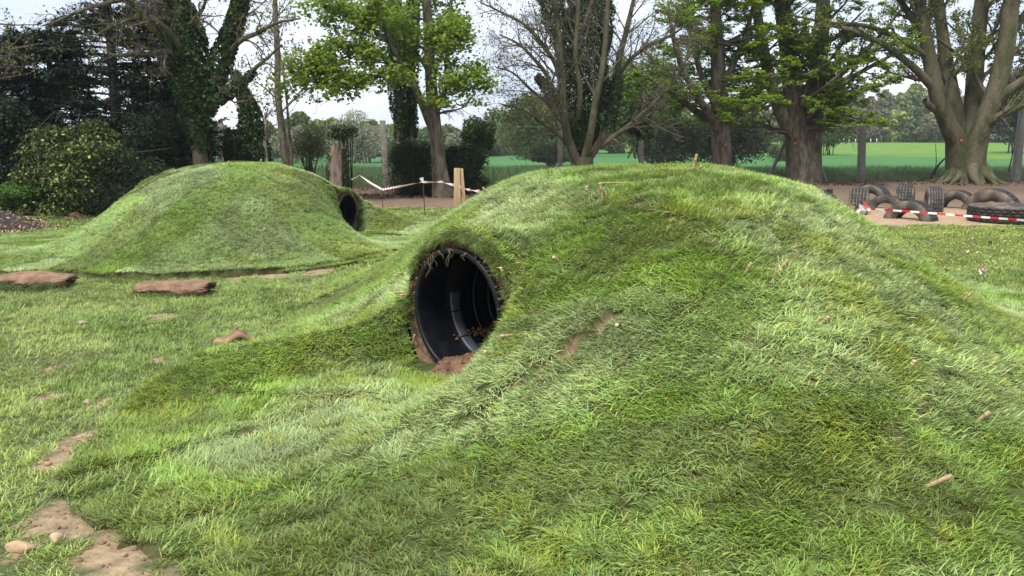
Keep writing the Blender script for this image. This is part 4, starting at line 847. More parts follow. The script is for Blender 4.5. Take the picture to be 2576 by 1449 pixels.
woods('far wood of mixed spring trees along the back of the right hand fields', [(1230, 1950, 240, 400, 105, 13), (1950, 2700, 212, 358, 185, 22), (2050, 2700, 270, 364, 165, 16), (1950, 2700, 315, 368, 172, 24)], 402, [(.17,.22,.08),(.13,.17,.07),(.25,.30,.09),(.20,.20,.12),(.28,.24,.17)])
# ================================================================== OBJECTS
def boxm(mb, c, sx, sy, sz, c_=None, top=1.0, lean=(0, 0), rz=0):
    V = []
    for k, zz in ((1, 0), (top, sz)):
        for a, b in ((-1, -1), (1, -1), (1, 1), (-1, 1)):
            x = a*sx/2*k; y = b*sy/2*k; V.append([x*cos(rz)-y*sin(rz)+lean[0]*zz/sz, x*sin(rz)+y*cos(rz)+lean[1]*zz/sz, zz])
    V = np.array(V)+np.array(c); F = [(0, 3, 2, 1), (4, 5, 6, 7), (0, 1, 5, 4), (1, 2, 6, 5), (2, 3, 7, 6), (3, 0, 4, 7)]
    return mb.add(V, F, c_)
# ---- chain link fence
fr = empty('chain_link_fence', (0, 29.6, 0)); tag(fr, 'green grey chain link fence on concrete posts along the edge of the field', 'fence')
def post(px, ytop, d, wpx, lean=0, ybot=None):
    b = at(px, 400, d); b[2] = 0; zt = at(px, ytop, d)[2]; w_ = wpx*m_at(d)
    mb = MB(); boxm(mb, b-np.array([0, 0, .05]), w_*1.08, w_*1.0, zt+.05, top=.86, lean=(lean, 0), rz=.08)
    o = mb.build('post', M_CONC, smooth=False); bv = o.modifiers.new('b', 'BEVEL'); bv.width = .012; bv.segments = 2; keep(o, fr); return b
for px, yt, d_, w_, ln in ((560,300,29.4,11,0),(733,303,29.4,14,-.28),(972,303,29.4,15,-.10),(1197,300,29.6,12,0),(1409,296,30.1,11,0),(1612,292,30.6,11,0),(1800,288,31.6,12,0),(1990,284,33.0,12,0),(2170,276,34.0,15,-.14),(2391,274,34.7,15,-.12),(2560,272,35.2,15,0)): post(px, yt, d_, w_, ln)
for (xa, ya, xb, yb, d_) in ((1928,445,1978,352,33.5),(2078,462,2046,372,33.6)):
    a = at(xa, ya, d_); a[2] = 0; b = at(xb, yb, d_+.2); P = np.stack([a+(b-a)*t for t in (0, .5, 1)])
    keep(MB().add(*tubes(P[None], np.full((1, 3), .075), 4)).build('brace', M_CONC, smooth=False), fr)
s_ = .095; xsf = np.arange(-13, 23.5, s_); npt = 42; M_ = len(xsf); zz = np.linspace(.03, 2.15, npt)
off = np.where(np.arange(npt) % 2 == 0, 0, 1)*s_
Pf = np.zeros((M_, npt, 3)); Pf[..., 0] = xsf[:, None]+off[None]; Pf[..., 1] = fence_y(Pf[..., 0])-.10 + .02*np.sin(Pf[..., 0]*2); Pf[..., 2] = zz[None] + .02*np.sin(Pf[..., 0]*1.1)
fm = MB().add(*tubes(Pf, np.full((M_, npt), .006), 3))
for z_ in (.05, 1.1, 2.14):
    X_ = np.arange(-13, 23.6, .5); fm.add(*tubes(np.stack([X_, fence_y(X_)-.11, np.full(len(X_), z_)], 1)[None], np.full((1, len(X_)), .004), 3))
keep(fm.build('wire_mesh', M_WIRE), fr)
# ---- dead stump
d = 24.6; b = at(847, 480, d); b[2] = 0
st = empty('dead_stump', b); tag(st, 'pale weathered dead tree stump with a broken jagged top behind the left mound', 'stump')
P = pol([(848,480,d),(846,440,d),(843,412,d),(850,385,d),(856,368,d)], 12); V, F = trunk(P, np.linspace(.25, .19, 12), 26, 3, .25, .12)
V = V.reshape(12, 26, 3); jr = np.random.RandomState(5); V[-1, :, 2] += jr.uniform(-.22, .16, 26); V[-2, :, 2] += jr.uniform(-.08, .05, 26)
keep(MB().add(V.reshape(-1, 3), F).build('trunk', M_STUMP), st)
keep(MB().add(*trunk(pol([(832,425,d-.1),(826,412,d-.15),(824,400,d-.2)], 5), [.10, .08, .05, .04, .02], 10, 4)).build('broken_limb', M_STUMP), st)
# ---- tyres
def tyre(label, px, d, yaw, R, W, zc, lying=False, plain=False, seed=0):
    """yaw: direction the visible side faces, degrees from the camera, positive to the right"""
    c = at(px, 400, d); c[2] = 0; root = empty('half_buried_tyre' if not lying else 'flat_tyre', c); tag(root, label, 'tyre', 'old tyres in the play area')
    h = W/2; Ri = R*.56
    prof = [(Ri, h*.62), (Ri*1.04, h*.78), (R*.74, h*1.04), (R*.86, h*1.03), (R*.955, h*.95), (R*.985, h*.84), (R*.99, 0)]
    prof = prof + [(r, -w_) for r, w_ in prof[-2::-1]]; inner = [(Ri*1.02, -h*.5), (R*.80, -h*.86), (R*.93, -h*.7), (R*.93, h*.7), (R*.80, h*.86), (Ri*1.02, h*.5)]
    pr = np.array(prof+inner+[prof[0]]); k = 64; th = np.arange(k)*2*pi/k
    if lying: ax = np.array([0, 0, 1.]); e1 = np.array([1., 0, 0]); e2 = np.array([0, 1., 0])
    else:
        y_ = radians(yaw); ax = np.array([sin(y_), -cos(y_), 0]); e1 = np.array([cos(y_), sin(y_), 0]); e2 = np.array([0, 0, 1.])
    ctr = np.array([c[0], c[1], zc])
    def ringpt(r, a, w_): return ctr + r*(e1*np.cos(a)[..., None]+e2*np.sin(a)[..., None]) + ax*w_
    V = np.stack([ctr + pr[i, 0]*(e1[None]*np.cos(th)[:, None]+e2[None]*np.sin(th)[:, None]) + ax*pr[i, 1] for i in range(len(pr))]); n = len(pr)
    i = np.arange(n-1)[:, None]; j = np.arange(k)[None, :]
    F = np.stack([i*k+j, (i+1)*k+j, (i+1)*k+(j+1) % k, i*k+(j+1) % k], -1).reshape(-1, 4)
    keep(MB().add(V.reshape(-1, 3), F).build('sidewall', M_RUBBER2), root)
    tb = MB(); rows = 5 if not plain else 3; nb = 34 if not plain else 1
    rg = np.random.RandomState(seed)
    for q in range(rows):
        w0 = (-.86+1.72*q/rows)*h; w1 = (-.86+1.72*(q+1)/rows)*h; gp = .010
        if plain:
            a = np.linspace(0, 2*pi, 65); 
            for (wa, wb) in ((w0+gp, w1-gp),):
                A = [ctr + rr*(e1[None]*np.cos(a)[:, None]+e2[None]*np.sin(a)[:, None]) + ax*ww for rr, ww in ((R*.985, wa), (R*1.0, wa), (R*1.0, wb), (R*.985, wb))]
                Vv = np.stack(A); ii = np.arange(3)[:, None]; jj = np.arange(64)[None]; tb.add(Vv.reshape(-1, 3), np.stack([ii*65+jj, (ii+1)*65+jj, (ii+1)*65+jj+1, ii*65+jj+1], -1).reshape(-1, 4))
            continue
        for b_ in range(nb):
            a0 = (b_ + .5*(q % 2))*2*pi/nb; a1 = a0 + 2*pi/nb*.74; sk = .35*(2*pi/nb)*(1 if q % 2 else -1)
            edge = q in (0, rows-1); Rt = R*(1.012 if not edge else 1.004); rb = R*.97
            cs = [(a0, w0+gp), (a1, w0+gp), (a1+sk, w1-gp), (a0+sk, w1-gp)]
            Vv = [ctr + rr*(e1*cos(a)+e2*sin(a))+ax*ww for rr in (rb, Rt) for a, ww in cs]
            tb.add(Vv, [(4, 5, 6, 7), (0, 1, 5, 4), (1, 2, 6, 5), (2, 3, 7, 6), (3, 0, 4, 7)])
    keep(tb.build('tread', M_RUBBER, smooth=False), root)
    return root
tyre('arched tyre in front, nearest the striped tape, dusty side turned left', 2303, 17.6, -54, .55, .38, -.14, seed=1)
tyre('upright tyre at the left of the row showing its whole tread, behind the tape knot', 2168, 19.3, 66, .55, .40, .02, seed=2)
tyre('chunky treaded tyre at the back left of the play area, arched behind the smooth one', 2200, 23.2, -52, .54, .42, -.08, seed=3)
tyre('smooth worn tyre arch between the upright left tyre and the front arch', 2238, 20.6, -32, .46, .24, -.12, plain=True, seed=4)
tyre('upright tyre with wide block tread in the middle of the back row', 2285, 22.0, 62, .54, .42, -.02, seed=5)
tyre('narrow upright tyre with zigzag tread just right of the front arch', 2358, 19.9, 70, .54, .33, .03, seed=6)
tyre('tyre arch with a clear see through hole, right of the narrow upright tyre', 2417, 20.6, -50, .50, .34, -.05, seed=7)
tyre('large tyre arch standing right behind the big flat tractor tyre', 2508, 19.9, -50, .66, .40, -.14, seed=8)
tyre('big tractor tyre lying flat at the right edge under the tape', 2557, 17.15, 0, .80, .34, .175, lying=True, seed=9)
tyre('tyre arch half hidden by the right shoulder of the near mound', 2076, 20.2, -60, .52, .30, -.10, seed=10)
tyre('tyre lying flat behind the one hidden by the near mound', 2062, 22.2, 0, .38, .24, .30, lying=True, seed=11)
# ---- barrier tapes
RED = (.62, .03, .045); WHT = (.80, .76, .74)
def tape(name, label, pts, wd, seglen, twist=0., root=None, tw0=0., sag=0):
    W = np.array([at(*p) for p in pts]); t = np.zeros(len(W)); t[1:] = np.cumsum(np.linalg.norm(np.diff(W, axis=0), axis=1)); Lg = t[-1]; n = max(4, int(Lg/seglen*4))
    q = np.linspace(0, Lg, n+1); P = np.stack([np.interp(q, t, W[:, i]) for i in range(3)], 1); mb = MB()
    T = np.gradient(P, axis=0); T /= np.linalg.norm(T, axis=1, keepdims=True); up = np.array([0, 0, 1.]); S = np.cross(T, up); S /= np.linalg.norm(S, axis=1, keepdims=True); U = np.cross(S, T)
    a = tw0 + twist*q + .35*np.sin(q*3.1); D = U*np.cos(a)[:, None]+S*np.sin(a)[:, None]
    for i in range(n):
        c = RED if (q[i]/seglen) % 2 > (1.35 if twist else 1) else WHT
        mb.add([P[i]-D[i]*wd/2, P[i]+D[i]*wd/2, P[i+1]+D[i+1]*wd/2, P[i+1]-D[i+1]*wd/2], [(0, 1, 2, 3)], c)
    o = mb.build(name, M_TAPE); 
    if root: keep(o, root)
    else: tag(o, label, 'tape')
    return o
def crumple(name, c, r, root, seed, n=7):
    rg = np.random.RandomState(seed); mb = MB()
    for i in range(n):
        d1 = rg.normal(0, 1, 3); d1 /= np.linalg.norm(d1); d2 = np.cross(d1, rg.normal(0, 1, 3)); d2 /= np.linalg.norm(d2); o_ = c + rg.normal(0, r*.25, 3)
        mb.add([o_-d1*r*.15, o_-d2*r*.35+d1*r*.5, o_+d1*r*1.1, o_+d2*r*.35+d1*r*.5], [(0, 1, 2, 3)], (RED if not root or root is tr_ else (.72, .28, .33)) if rg.rand() < .45 else WHT)
    ob = mb.build(name, M_TAPE, smooth=False)
    if root: keep(ob, root)
    return ob
dk = 9.6
tr_ = empty('barrier_tape', at(2168, 524, dk)); tag(tr_, 'red and white striped tape stretched in front of the tyres, knotted at its left', 'tape')
tape('ribbon', None, [(2098,513,10.2),(2130,517,9.9),(2168,524,dk),(2300,533,9.5),(2430,543,9.4),(2600,556,9.3),(2900,578,9.1)], .024, .095, 0, tr_)
crumple('knot', at(2170, 527, dk-.03), .10, tr_, 3, 9)
tl_ = empty('barrier_tape', at(1062, 458, 18.4)); tag(tl_, 'slack twisted red and white tape across the back, between the two mounds', 'tape')
tape('ribbon', None, [(884,452,19.2),(905,441,19.2),(932,460,19),(962,477,18.8),(1010,468,18.6),(1062,458,18.4),(1085,458,17.5),(1110,457,16.6),(1132,463,15.6),(1152,469,14.3),(1178,476,12.6),(1222,484,9.9)], .045, .035, 2.2, tl_, .6)
def pin(label, px, yt, d, lean=0., r=.007):
    b = at(px, 500, d); b[2] = 0; t = at(px, yt, d); P = np.stack([b+(t-b)*k + np.array([lean*(1-k), 0, 0]) for k in (0, .33, .66, 1)])
    o = MB().add(*tubes(P[None], np.full((1, 4), r), 8)).build('iron_pin', M_IRON); tag(o, label, 'pin', 'iron pins holding the barrier tapes'); return o
pin('upright rusty iron pin holding the middle of the slack tape between the mounds', 1063, 446, 18.4, .05, .010)
pin('thin rusty iron pin under the lowest point of the slack tape', 961, 476, 18.8, .02, .008)
pin('short dark iron pin under the tape knot in front of the tyres', 2170, 528, 9.6, .0, .007)
pin('thin rod holding up the loose left end of the slack tape', 905, 442, 19.2, .0, .006)
cup = MB().add(*tubes(np.stack([at(1063, 457, 18.35), at(1060, 447, 18.35)])[None], np.array([[.028, .05]]), 10), c=(.85, .82, .8)).build('tape_wrap', M_TAPE); keep(cup, tl_)
# ---- sawn timber stake
b = at(1157, 540, 14.); b[2] = 0
ts = empty('timber_stake', b); tag(ts, 'pair of pale sawn timber stakes leaning together behind the near mound', 'stake')
for (xb0, xb1, xt0, xt1, dy, yt) in ((1139, 1161, 1143, 1158, 0, 423), (1163, 1178, 1158.5, 1165, .03, 424)):
    V = []
    for (xa, xc, z_) in ((xb0, xb1, 0), (xt0, xt1, at(1157, yt, 14.)[2])):
        X0 = at(xa, 500, 14.)[0]; X1 = at(xc, 500, 14.)[0]
        for (xx, yy) in ((X0, 0), (X1, 0), (X1, .07), (X0, .07)): V.append([xx, 14.+yy+dy, z_])
    o = MB().add(V, [(0, 3, 2, 1), (4, 5, 6, 7), (0, 1, 5, 4), (1, 2, 6, 5), (2, 3, 7, 6), (3, 0, 4, 7)]).build('timber', M_TIMBER, smooth=False); bv = o.modifiers.new('b', 'BEVEL'); bv.width = .004; keep(o, ts)
# ---- bamboo pegs
def peg(label, x0, y0, x1, y1, r=.0085, dd=-.015, d=None, extra=None, root_=True):
    """(x0,y0) where it enters the turf, (x1,y1) its free end, on the photograph's grid"""
    r = r*1.15; P0 = hit(x0, y0) if d is None else at(x0, y0, d)
    if d is None: P0 = P0 + np.array([0, 0, .012])
    P1 = at(x1, y1, P0[1]+dd); D = P1-P0; Ln = np.linalg.norm(D); D /= Ln
    rt = empty('bamboo_peg', P0); tag(rt, label, 'peg', 'bamboo pegs pinning the turf')
    t = np.array([-.05, 0, Ln*.3, Ln*.62, Ln*.64, Ln*.66, Ln]); rr = r*np.array([1, 1, 1.02, 1.0, 1.14, 1.0, .97]); P = P0+D*t[:, None]
    o = MB().add(*tubes(P[None], rr[None], 12)).build('cane', M_BAMBOO); keep(o, rt)
    V, F = tubes((P1 + D*np.array([[0], [.0015]]))[None], np.array([[r*.95, .0004]]), 12); keep(MB().add(V, F).build('cut_end', M_BAMBOO_CUT), rt)
    if extra: extra(P0, P1, rt)
    return rt
PEGS = [('bamboo peg lying aslant on the turf at the lower right, the longest in front', 2335,1229,2394,1196,.0088),
 ('bamboo peg at the right edge, up the slope from the longest front one', 2462,1062,2489,1036,.0088),
 ('bamboo peg on the right slope above a dark rough turf tussock', 2286,938,2300,907,.009),
 ('bamboo peg in smooth turf right of centre, alone below the brown seam', 2067,820,2084,796,.009),
 ('thick bamboo peg at the brown turf gap on the upper right slope', 1955,691,1981,654,.009),
 ('slimmer bamboo peg just left of the thick one by the brown gap', 1876,690,1889,661,.008),
 ('bamboo peg beside the bare soil seam below the middle of the near mound', 1549,832,1552,816,.009),
 ('thin bamboo peg near the right rim of the near mound above the taped peg', 2420,762,2445,735,.007),
 ('bamboo peg in dark turf right of the pipe mouth, level with its middle', 1284,758,1291,741,.009),
 ('bamboo peg right of the pipe mouth, near its upper rim', 1269,698,1259,673,.009),
 ('small bamboo peg above right of the pipe mouth', 1311,656,1304,643,.008),
 ('bamboo peg up the slope right of the pipe mouth with pale cut end', 1405,660,1392,646,.009),
 ('bamboo peg lying level at the lower right edge of the pipe mouth', 1283,849,1258,845,.008),
 ('bamboo peg poking out over the soil inside the pipe mouth', 1231,892,1219,884,.009),
 ('bamboo peg left of the pipe mouth, upper one near the rim', 1009,701,991,692,.009),
 ('longer of two level bamboo pegs at the left side of the pipe mouth', 1022,739,992,737,.009),
 ('shorter of two level bamboo pegs at the left side of the pipe mouth', 1026,744,1006,743,.008),
 ('thin dark bamboo peg low at the left rim of the pipe mouth', 1038,866,1043,842,.006),
 ('bamboo peg on the ridge sloping down left, below the left mound edge', 798,776,781,752,.008),
 ('small bamboo peg on the ridge line right of the sloping one', 841,748,836,738,.007),
 ('bamboo peg on the ridge line farther up towards the pipe mouth', 943,683,931,668,.007),
 ('bamboo peg on the ridge of the near mound above the pipe mouth, left', 1132,566,1122,550,.008),
 ('bamboo peg at the end of the slack tape on the near mound', 1225,493,1215,471,.009),
 ('short upright bamboo peg on the near mound beside the crosswise cane', 1477,494,1475,469,.009),
 ('upright bamboo peg at the left end of the crosswise cane', 1516,504,1509,461,.009),
 ('tall bamboo peg standing on the crest of the near mound, leaning right', 1743,430,1753,388,.012),
 ('thin upright bamboo peg on the crest left of the tall leaning one', 1624,418,1625,388,.008),
 ('stub of bamboo on the crest just right of the tall leaning peg', 1761,430,1763,417,.008),
 ('small bamboo peg on the crest near the grey trunk', 1843,436,1846,420,.007),
 ('thin bamboo peg on the steep left flank of the left mound', 374,477,358,466,.008),
 ('tiny bamboo peg on the skyline left shoulder of the left mound', 443,440,440,429,.008),
 ('bamboo peg low at the left toe of the left mound', 226,590,214,573,.010),
 ('faint bamboo peg above the left toe of the left mound', 299,563,289,550,.008),
 ('upright bamboo peg on the top of the left mound below the ivy tree', 577,418,575,405,.010),
 ('bamboo peg on the top of the left mound below the bare pale trunk', 655,416,657,401,.010),
 ('tiny dark peg in the middle of the left mound face', 666,584,665,575,.009),
 ('bamboo peg right of the left mound top, near the stump', 784,446,787,434,.008),
 ('slanting bamboo peg against the foot of the dead stump', 828,457,836,442,.009),
 ('bamboo peg standing in the small bare patch on the lawn', 600,845,592,814,.009)]
for (lb, x0, y0, x1, y1, r) in PEGS: peg(lb, x0, y0, x1, y1, r)
P_ = hit(1512, 480); a = at(1507, 461, P_[1]-.02); b = at(1583, 459, P_[1]+.05)
cr = empty('bamboo_cane', a); tag(cr, 'thin bamboo cane lying crosswise on two pegs near the top of the near mound', 'cane')
keep(MB().add(*tubes(np.stack([a+(b-a)*t for t in (0, .3, .32, .34, .7, 1)])[None], np.array([[.0065, .0065, .0075, .0065, .006, .005]]), 10)).build('cane', M_BAMBOO), cr)
def wrap(P0, P1, rt): crumple('tape_scrap', P0+(P1-P0)*.45, .085, rt, 8, 9)
peg('bamboo peg tied with a scrap of red and white tape, on the right lawn', 2466,700,2482,664,.008, extra=wrap)
peg('bamboo peg leaning left out of the mound beside the tape knot', 2152,548,2160,521,.010, d=9.75)
peg('bamboo peg on the mound edge at the left end of the striped tape', 2099,528,2108,516,.009, d=9.9)
# ---- turf rolls and loose sods
def roll(label, px, py, Lm, w_, h_, ang, turns, seed, sag=.02, flip=1):
    c = onz(px, py); root = empty('turf_roll', c); tag(root, label, 'turf roll', 'loose rolls of turf on the lawn'); rg = np.random.RandomState(seed)
    nt_ = 90; th = np.linspace(0, turns*2*pi, nt_); rmin = .16; rad = rmin + (1-rmin)*np.linspace(0, 1, nt_); thick = (1-rmin)/turns*.78
    ns = 34; V = []; C = []
    for s in range(ns):
        f = s/(ns-1); x_ = (f-.5)*Lm; k = (1 - .30*abs(2*f-1)**4)*(.85+.15*f*2) + .30*(vn(np.array([f*4.+seed]), np.array([1.]), 1, seed)[0]-.5)
        lx = x_ + 0; row = []
        for off, sgn in ((0, 1), (-thick, -1)):
            for q in (range(nt_) if sgn > 0 else range(nt_-1, -1, -1)):
                r_ = rad[q]+off*(1 if q > 6 else .4); a = th[q]*flip + pi*1.0
                wob = 1+rg.normal(0, .018)+.10*(vn(np.array([a*4.+seed]), np.array([f*26]), 1, 7)[0]-.5)+.22*(vn(np.array([a*1.3+seed]), np.array([f*6]), 1, 4)[0]-.5)
                ex = (rg.uniform(-.012, .012) if 0 < s < ns-1 else rg.uniform(-.02, .02))
                y_ = r_*cos(a)*w_*k*wob; z_ = r_*sin(a)*h_*k*wob + h_*.80; z_ = max(z_, .0)
                row.append([lx+ex, y_, z_]); C.append((1, 1, 1) if sgn > 0 else (.22, .42, .22))
        V += row
    V = np.array(V); m_ = 2*nt_; i = np.arange(ns-1)[:, None]; j = np.arange(m_)[None, :]
    F = np.stack([i*m_+j, i*m_+(j+1) % m_, (i+1)*m_+(j+1) % m_, (i+1)*m_+j], -1).reshape(-1, 4)
    q = np.arange(nt_-1); 
    caps = [np.stack([o_+q, o_+q+1, o_+m_-2-q, o_+m_-1-q], 1) for o_ in (0, (ns-1)*m_)]
    F = np.vstack([F]+caps); ca, sa = cos(ang), sin(ang)
    V = np.stack([V[:, 0]*ca-V[:, 1]*sa+c[0], V[:, 0]*sa+V[:, 1]*ca+c[1], V[:, 2]+lawn(c[0], c[1])], 1)
    keep(MB().add(V, F, np.array(C)).build('rolled_sod', M_SOD), root)
    n = 90; xx = rg.uniform(-.5, .5, n)*Lm; yy = -w_*rg.uniform(.75, 1.02, n); X = c[0]+xx*ca-yy*sa; Y = c[1]+xx*sa+yy*ca; z = np.full(n, .0)+rg.uniform(0, h_*.8 if flip < 0 else .02, n)
    scatter('grass_fringe', np.stack([X, Y, z+lawn(X, Y)], 1), np.tile([0, -.5, .6], (n, 1))+rg.normal(0, .2, (n, 3)), rg.normal(0, 1, (n, 3))+[0, -1, -.5], rg.uniform(.6, 1.1, n), np.tile([.10, .15, .035], (n, 1)), C_LAWN, 6, None, root, seed)
    return root
roll('long turf roll at the left edge, grass showing under its brown folded top', 88, 724, .84, .28, .10, .02, 1.5, 61, flip=-1)
roll('second turf roll, smooth reddish brown soil side up, in front of the left mound', 445, 738, .80, .30, .10, -.03, 1.15, 62)
def flatsod(label, px, py, sx, sy, ang, seed, h=.03, arch=.0, col=1.):
    c = onz(px, py); rg = np.random.RandomState(seed); nx, ny = 26, 12; u, v = np.meshgrid(np.linspace(-1, 1, nx), np.linspace(-1, 1, ny)); e = 1+.25*(vn(u*2+seed, v*2, 1, seed)-.5)
    X = u*sx/2*e; Y = v*sy/2*e; Z = h + arch*(1-u**2)*(.5+.5*np.sin(u*4+seed)) + .03*(vn(u*3, v*3, 1, seed+1)-.5)
    V = np.stack([X*cos(ang)-Y*sin(ang)+c[0], X*sin(ang)+Y*cos(ang)+c[1], Z+lawn(c[0], c[1])], -1).reshape(-1, 3); Vb = V.copy(); Vb[:, 2] -= .03
    i = np.arange(ny-1)[:, None]; j = np.arange(nx-1)[None]; F = np.stack([i*nx+j, i*nx+j+1, (i+1)*nx+j+1, (i+1)*nx+j], -1).reshape(-1, 4); n = len(V)
    bd = [q for q in range(nx)] + [q*nx+nx-1 for q in range(1, ny)] + [(ny-1)*nx+q for q in range(nx-2, -1, -1)] + [q*nx for q in range(ny-2, 0, -1)]
    bd = np.array(bd); b2_ = np.roll(bd, -1); S = np.stack([bd, bd+n, b2_+n, b2_], 1)
    o = MB().add(np.vstack([V, Vb]), np.vstack([F, F[:, ::-1]+n, S]), (col,)*3).build('loose_sod', M_SOD); tag(o, label, 'sod', 'loose flat pieces of turf soil side up'); return o
flatsod('curled orange brown sod on the lawn behind the left mound, the left piece', 1042, 572, .38, .35, .1, 5, .02, .10)
flatsod('flat orange brown sod right beside the near mound ridge, behind', 1074, 578, .42, .30, -.2, 6, .02, .06)
flatsod('small pale flap of soil lying on the lawn at the foot of a peg', 592, 858, .34, .17, .25, 7, .015, .05, 1.25)
flatsod('thin dark strip of dug soil far left on the lawn', 95, 604, .38, .10, .1, 8, .0, .02, .55)
# ---- stones
def stone(label, px, py, s, seed, col=(1, 1, 1), name='stone'):
    c = hit(px, py); rg = np.random.RandomState(seed); nu, nv = 18, 10; th, ph = np.meshgrid(np.arange(nu)*2*pi/nu, np.linspace(0, pi, nv))
    r = 1+.28*(vn(np.cos(th)*np.sin(ph)*1.6+seed, np.sin(th)*np.sin(ph)*1.6+np.cos(ph)*1.3, 1, seed)-.5)*2*np.sin(ph)
    r = r*(1+.22*(vn(np.cos(th)*3.5+seed*3, np.sin(th)*3.5+np.cos(ph)*3, 1, seed+9)-.5)*np.sin(ph))
    V = np.stack([r*np.sin(ph)*np.cos(th)*s[0], r*np.sin(ph)*np.sin(th)*s[1], r*np.cos(ph)*s[2]], -1).reshape(-1, 3); a = rg.uniform(-.5, .5)
    V = np.stack([V[:, 0]*cos(a)-V[:, 1]*sin(a), V[:, 0]*sin(a)+V[:, 1]*cos(a), V[:, 2]], 1) + c + np.array([0, 0, s[2]*.65])
    i = np.arange(nv-1)[:, None]; j = np.arange(nu)[None]; F = np.stack([i*nu+j, (i+1)*nu+j, (i+1)*nu+(j+1) % nu, i*nu+(j+1) % nu], -1).reshape(-1, 4)
    o = MB().add(V, F, col).build(name, M_STONE); tag(o, label, 'stone', 'stones on the lawn'); return o
stone('largest stone, long and tan, in the lower left corner', 50, 1386, (.062, .034, .026), 1, (1.75, 1.5, 1.3))
stone('whitish stone right above the largest one, lower left', 140, 1362, (.026, .026, .024), 2, (1.9, 1.7, 1.5))
stone('round pale stone on the lawn just outside the turf edge', 219, 1016, (.022, .02, .018), 3, (1.6, 1.55, 1.5))
stone('small grey stone among the lawn grass at mid left', 208, 815, (.035, .026, .02), 4, (1.3, 1.35, 1.45))
stone('reddish flake of stone in the soil patch at the lower left', 122, 1170, (.020, .018, .010), 5, (1.2, .85, .65))
stone('tiny pale stone in the grass below the pipe mouth', 1205, 1058, (.010, .009, .008), 6, (1.6, 1.4, 1.2))
stone('tiny pale stone in the grass at the bottom centre', 1213, 1358, (.010, .010, .008), 7, (1.6, 1.5, 1.4))
stone('brick fragment at the foot of the yew at the left', 190, 545, (.12, .06, .06), 8, (.7, .45, .38), 'brick_fragment')
# ---- soil spilled in the pipe mouth, clods and hanging roots
def clods(name, centres, rad, col, m_, root=None, seed=0):
    rg = np.random.RandomState(seed); nu, nv = 7, 5; th, ph = np.meshgrid(np.arange(nu)*2*pi/nu, np.linspace(0, pi, nv)); mb = MB()
    i = np.arange(nv-1)[:, None]; j = np.arange(nu)[None]; F = np.stack([i*nu+j, (i+1)*nu+j, (i+1)*nu+(j+1) % nu, i*nu+(j+1) % nu], -1).reshape(-1, 4)
    for c, r in zip(centres, rad):
        rr = r*rg.uniform(.7, 1.25, th.shape); V = np.stack([rr*np.sin(ph)*np.cos(th), rr*np.sin(ph)*np.sin(th), rr*np.cos(ph)*.75], -1).reshape(-1, 3)+c
        mb.add(V, F, np.array(col)*rg.uniform(.7, 1.25))
    o = mb.build(name, m_, smooth=False)
    if root: keep(o, root)
    return o
rg = np.random.RandomState(12); ny_, nx_ = 50, 40; Ug, Vg = np.meshgrid(np.linspace(-1.1, .30, ny_), np.linspace(-.12, .28, nx_), indexing='ij')
rb = m1.R-.03; zpb = m1.zc - np.sqrt(np.clip(rb**2-Vg**2, 0, None)); edge = np.minimum(np.minimum(Vg+.12, .28-Vg)*9, 1)*ss(.30, .12, Ug)*ss(-1.1, -.7, Ug + .5*(fbm(Ug, Vg, .12, 3)-.5))
Zs = zpb - .02 + edge*(.055+.07*ss(-.8, .1, Ug)+.05*(fbm(Ug, Vg, .07, 4)-.5)) ; Xs, Ys = m1.xy(Ug, Vg); Zs = Zs - .10*ss(.12, .30, Ug)
sp_ = empty('soil_spill', (Xs.mean(), Ys.mean(), 0)); tag(sp_, 'crumbly brown soil spilled into the bottom of the near pipe mouth', 'soil')
i = np.arange(ny_-1)[:, None]; j = np.arange(nx_-1)[None]; F = np.stack([i*nx_+j, (i+1)*nx_+j, (i+1)*nx_+j+1, i*nx_+j+1], -1).reshape(-1, 4)
keep(MB().add(np.stack([Xs, Ys, Zs], -1).reshape(-1, 3), F, (1.1, 1.0, .95)).build('loose_soil', M_SOIL), sp_)
q = rg.randint(0, Xs.size, 420); cs = np.stack([Xs.ravel()[q], Ys.ravel()[q], Zs.ravel()[q]], 1); tag(clods('clods', cs, rg.uniform(.004, .016, 420), (1.15, 1.05, 1.), M_SOIL, sp_, 3), kind='stuff')
# dabs of soil on the pipe wall
n = 170; a = rg.choice([2.30, 2.45, 2.62, 2.80], n)+rg.normal(0, .05, n); dep = np.where(a < 2.4, .55, np.where(a < 2.55, .95, .85)) + rg.normal(0, .10, n); th = 2*pi-a
X, Y = m1.xy(-dep, (rb-.004)*np.sin(th)); Z = m1.zc+(rb-.004)*np.cos(th); tag(clods('soil_dabs', np.stack([X, Y, Z], 1), rg.uniform(.006, .022, n), (1.2, 1.1, 1.), M_SOIL, R1, 5), kind='stuff')
# collar clods at the rim, above and at the left
n = 420; a = np.concatenate([rg.uniform(-1.9, 1.5, 260), rg.uniform(-1.5, -.5, 160)]); rr = m1.R+rg.uniform(.0, .07, n); X, Y = m1.xy(rg.uniform(-.06, .012, n), rr*np.sin(a)); Z = m1.zc+rr*np.cos(a)
tag(clods('rim_clods', np.stack([X, Y, Z], 1), rg.uniform(.003, .012, n)*(1+(rg.rand(n) < .08)), (.9, .8, .7), M_SOIL, R1, 6), kind='stuff')
n = 160; a = rg.uniform(-1.3, 1.3, n); rr = m2.R+rg.uniform(.0, .03, n); X, Y = m2.xy(rg.uniform(-.04, .02, n), rr*np.sin(a)); Z = m2.zc+rr*np.cos(a)
tag(clods('rim_clods', np.stack([X, Y, Z], 1), rg.uniform(.006, .02, n), (1.5, 1.3, 1.1), M_SOIL, R2, 7), kind='stuff')
RT = []
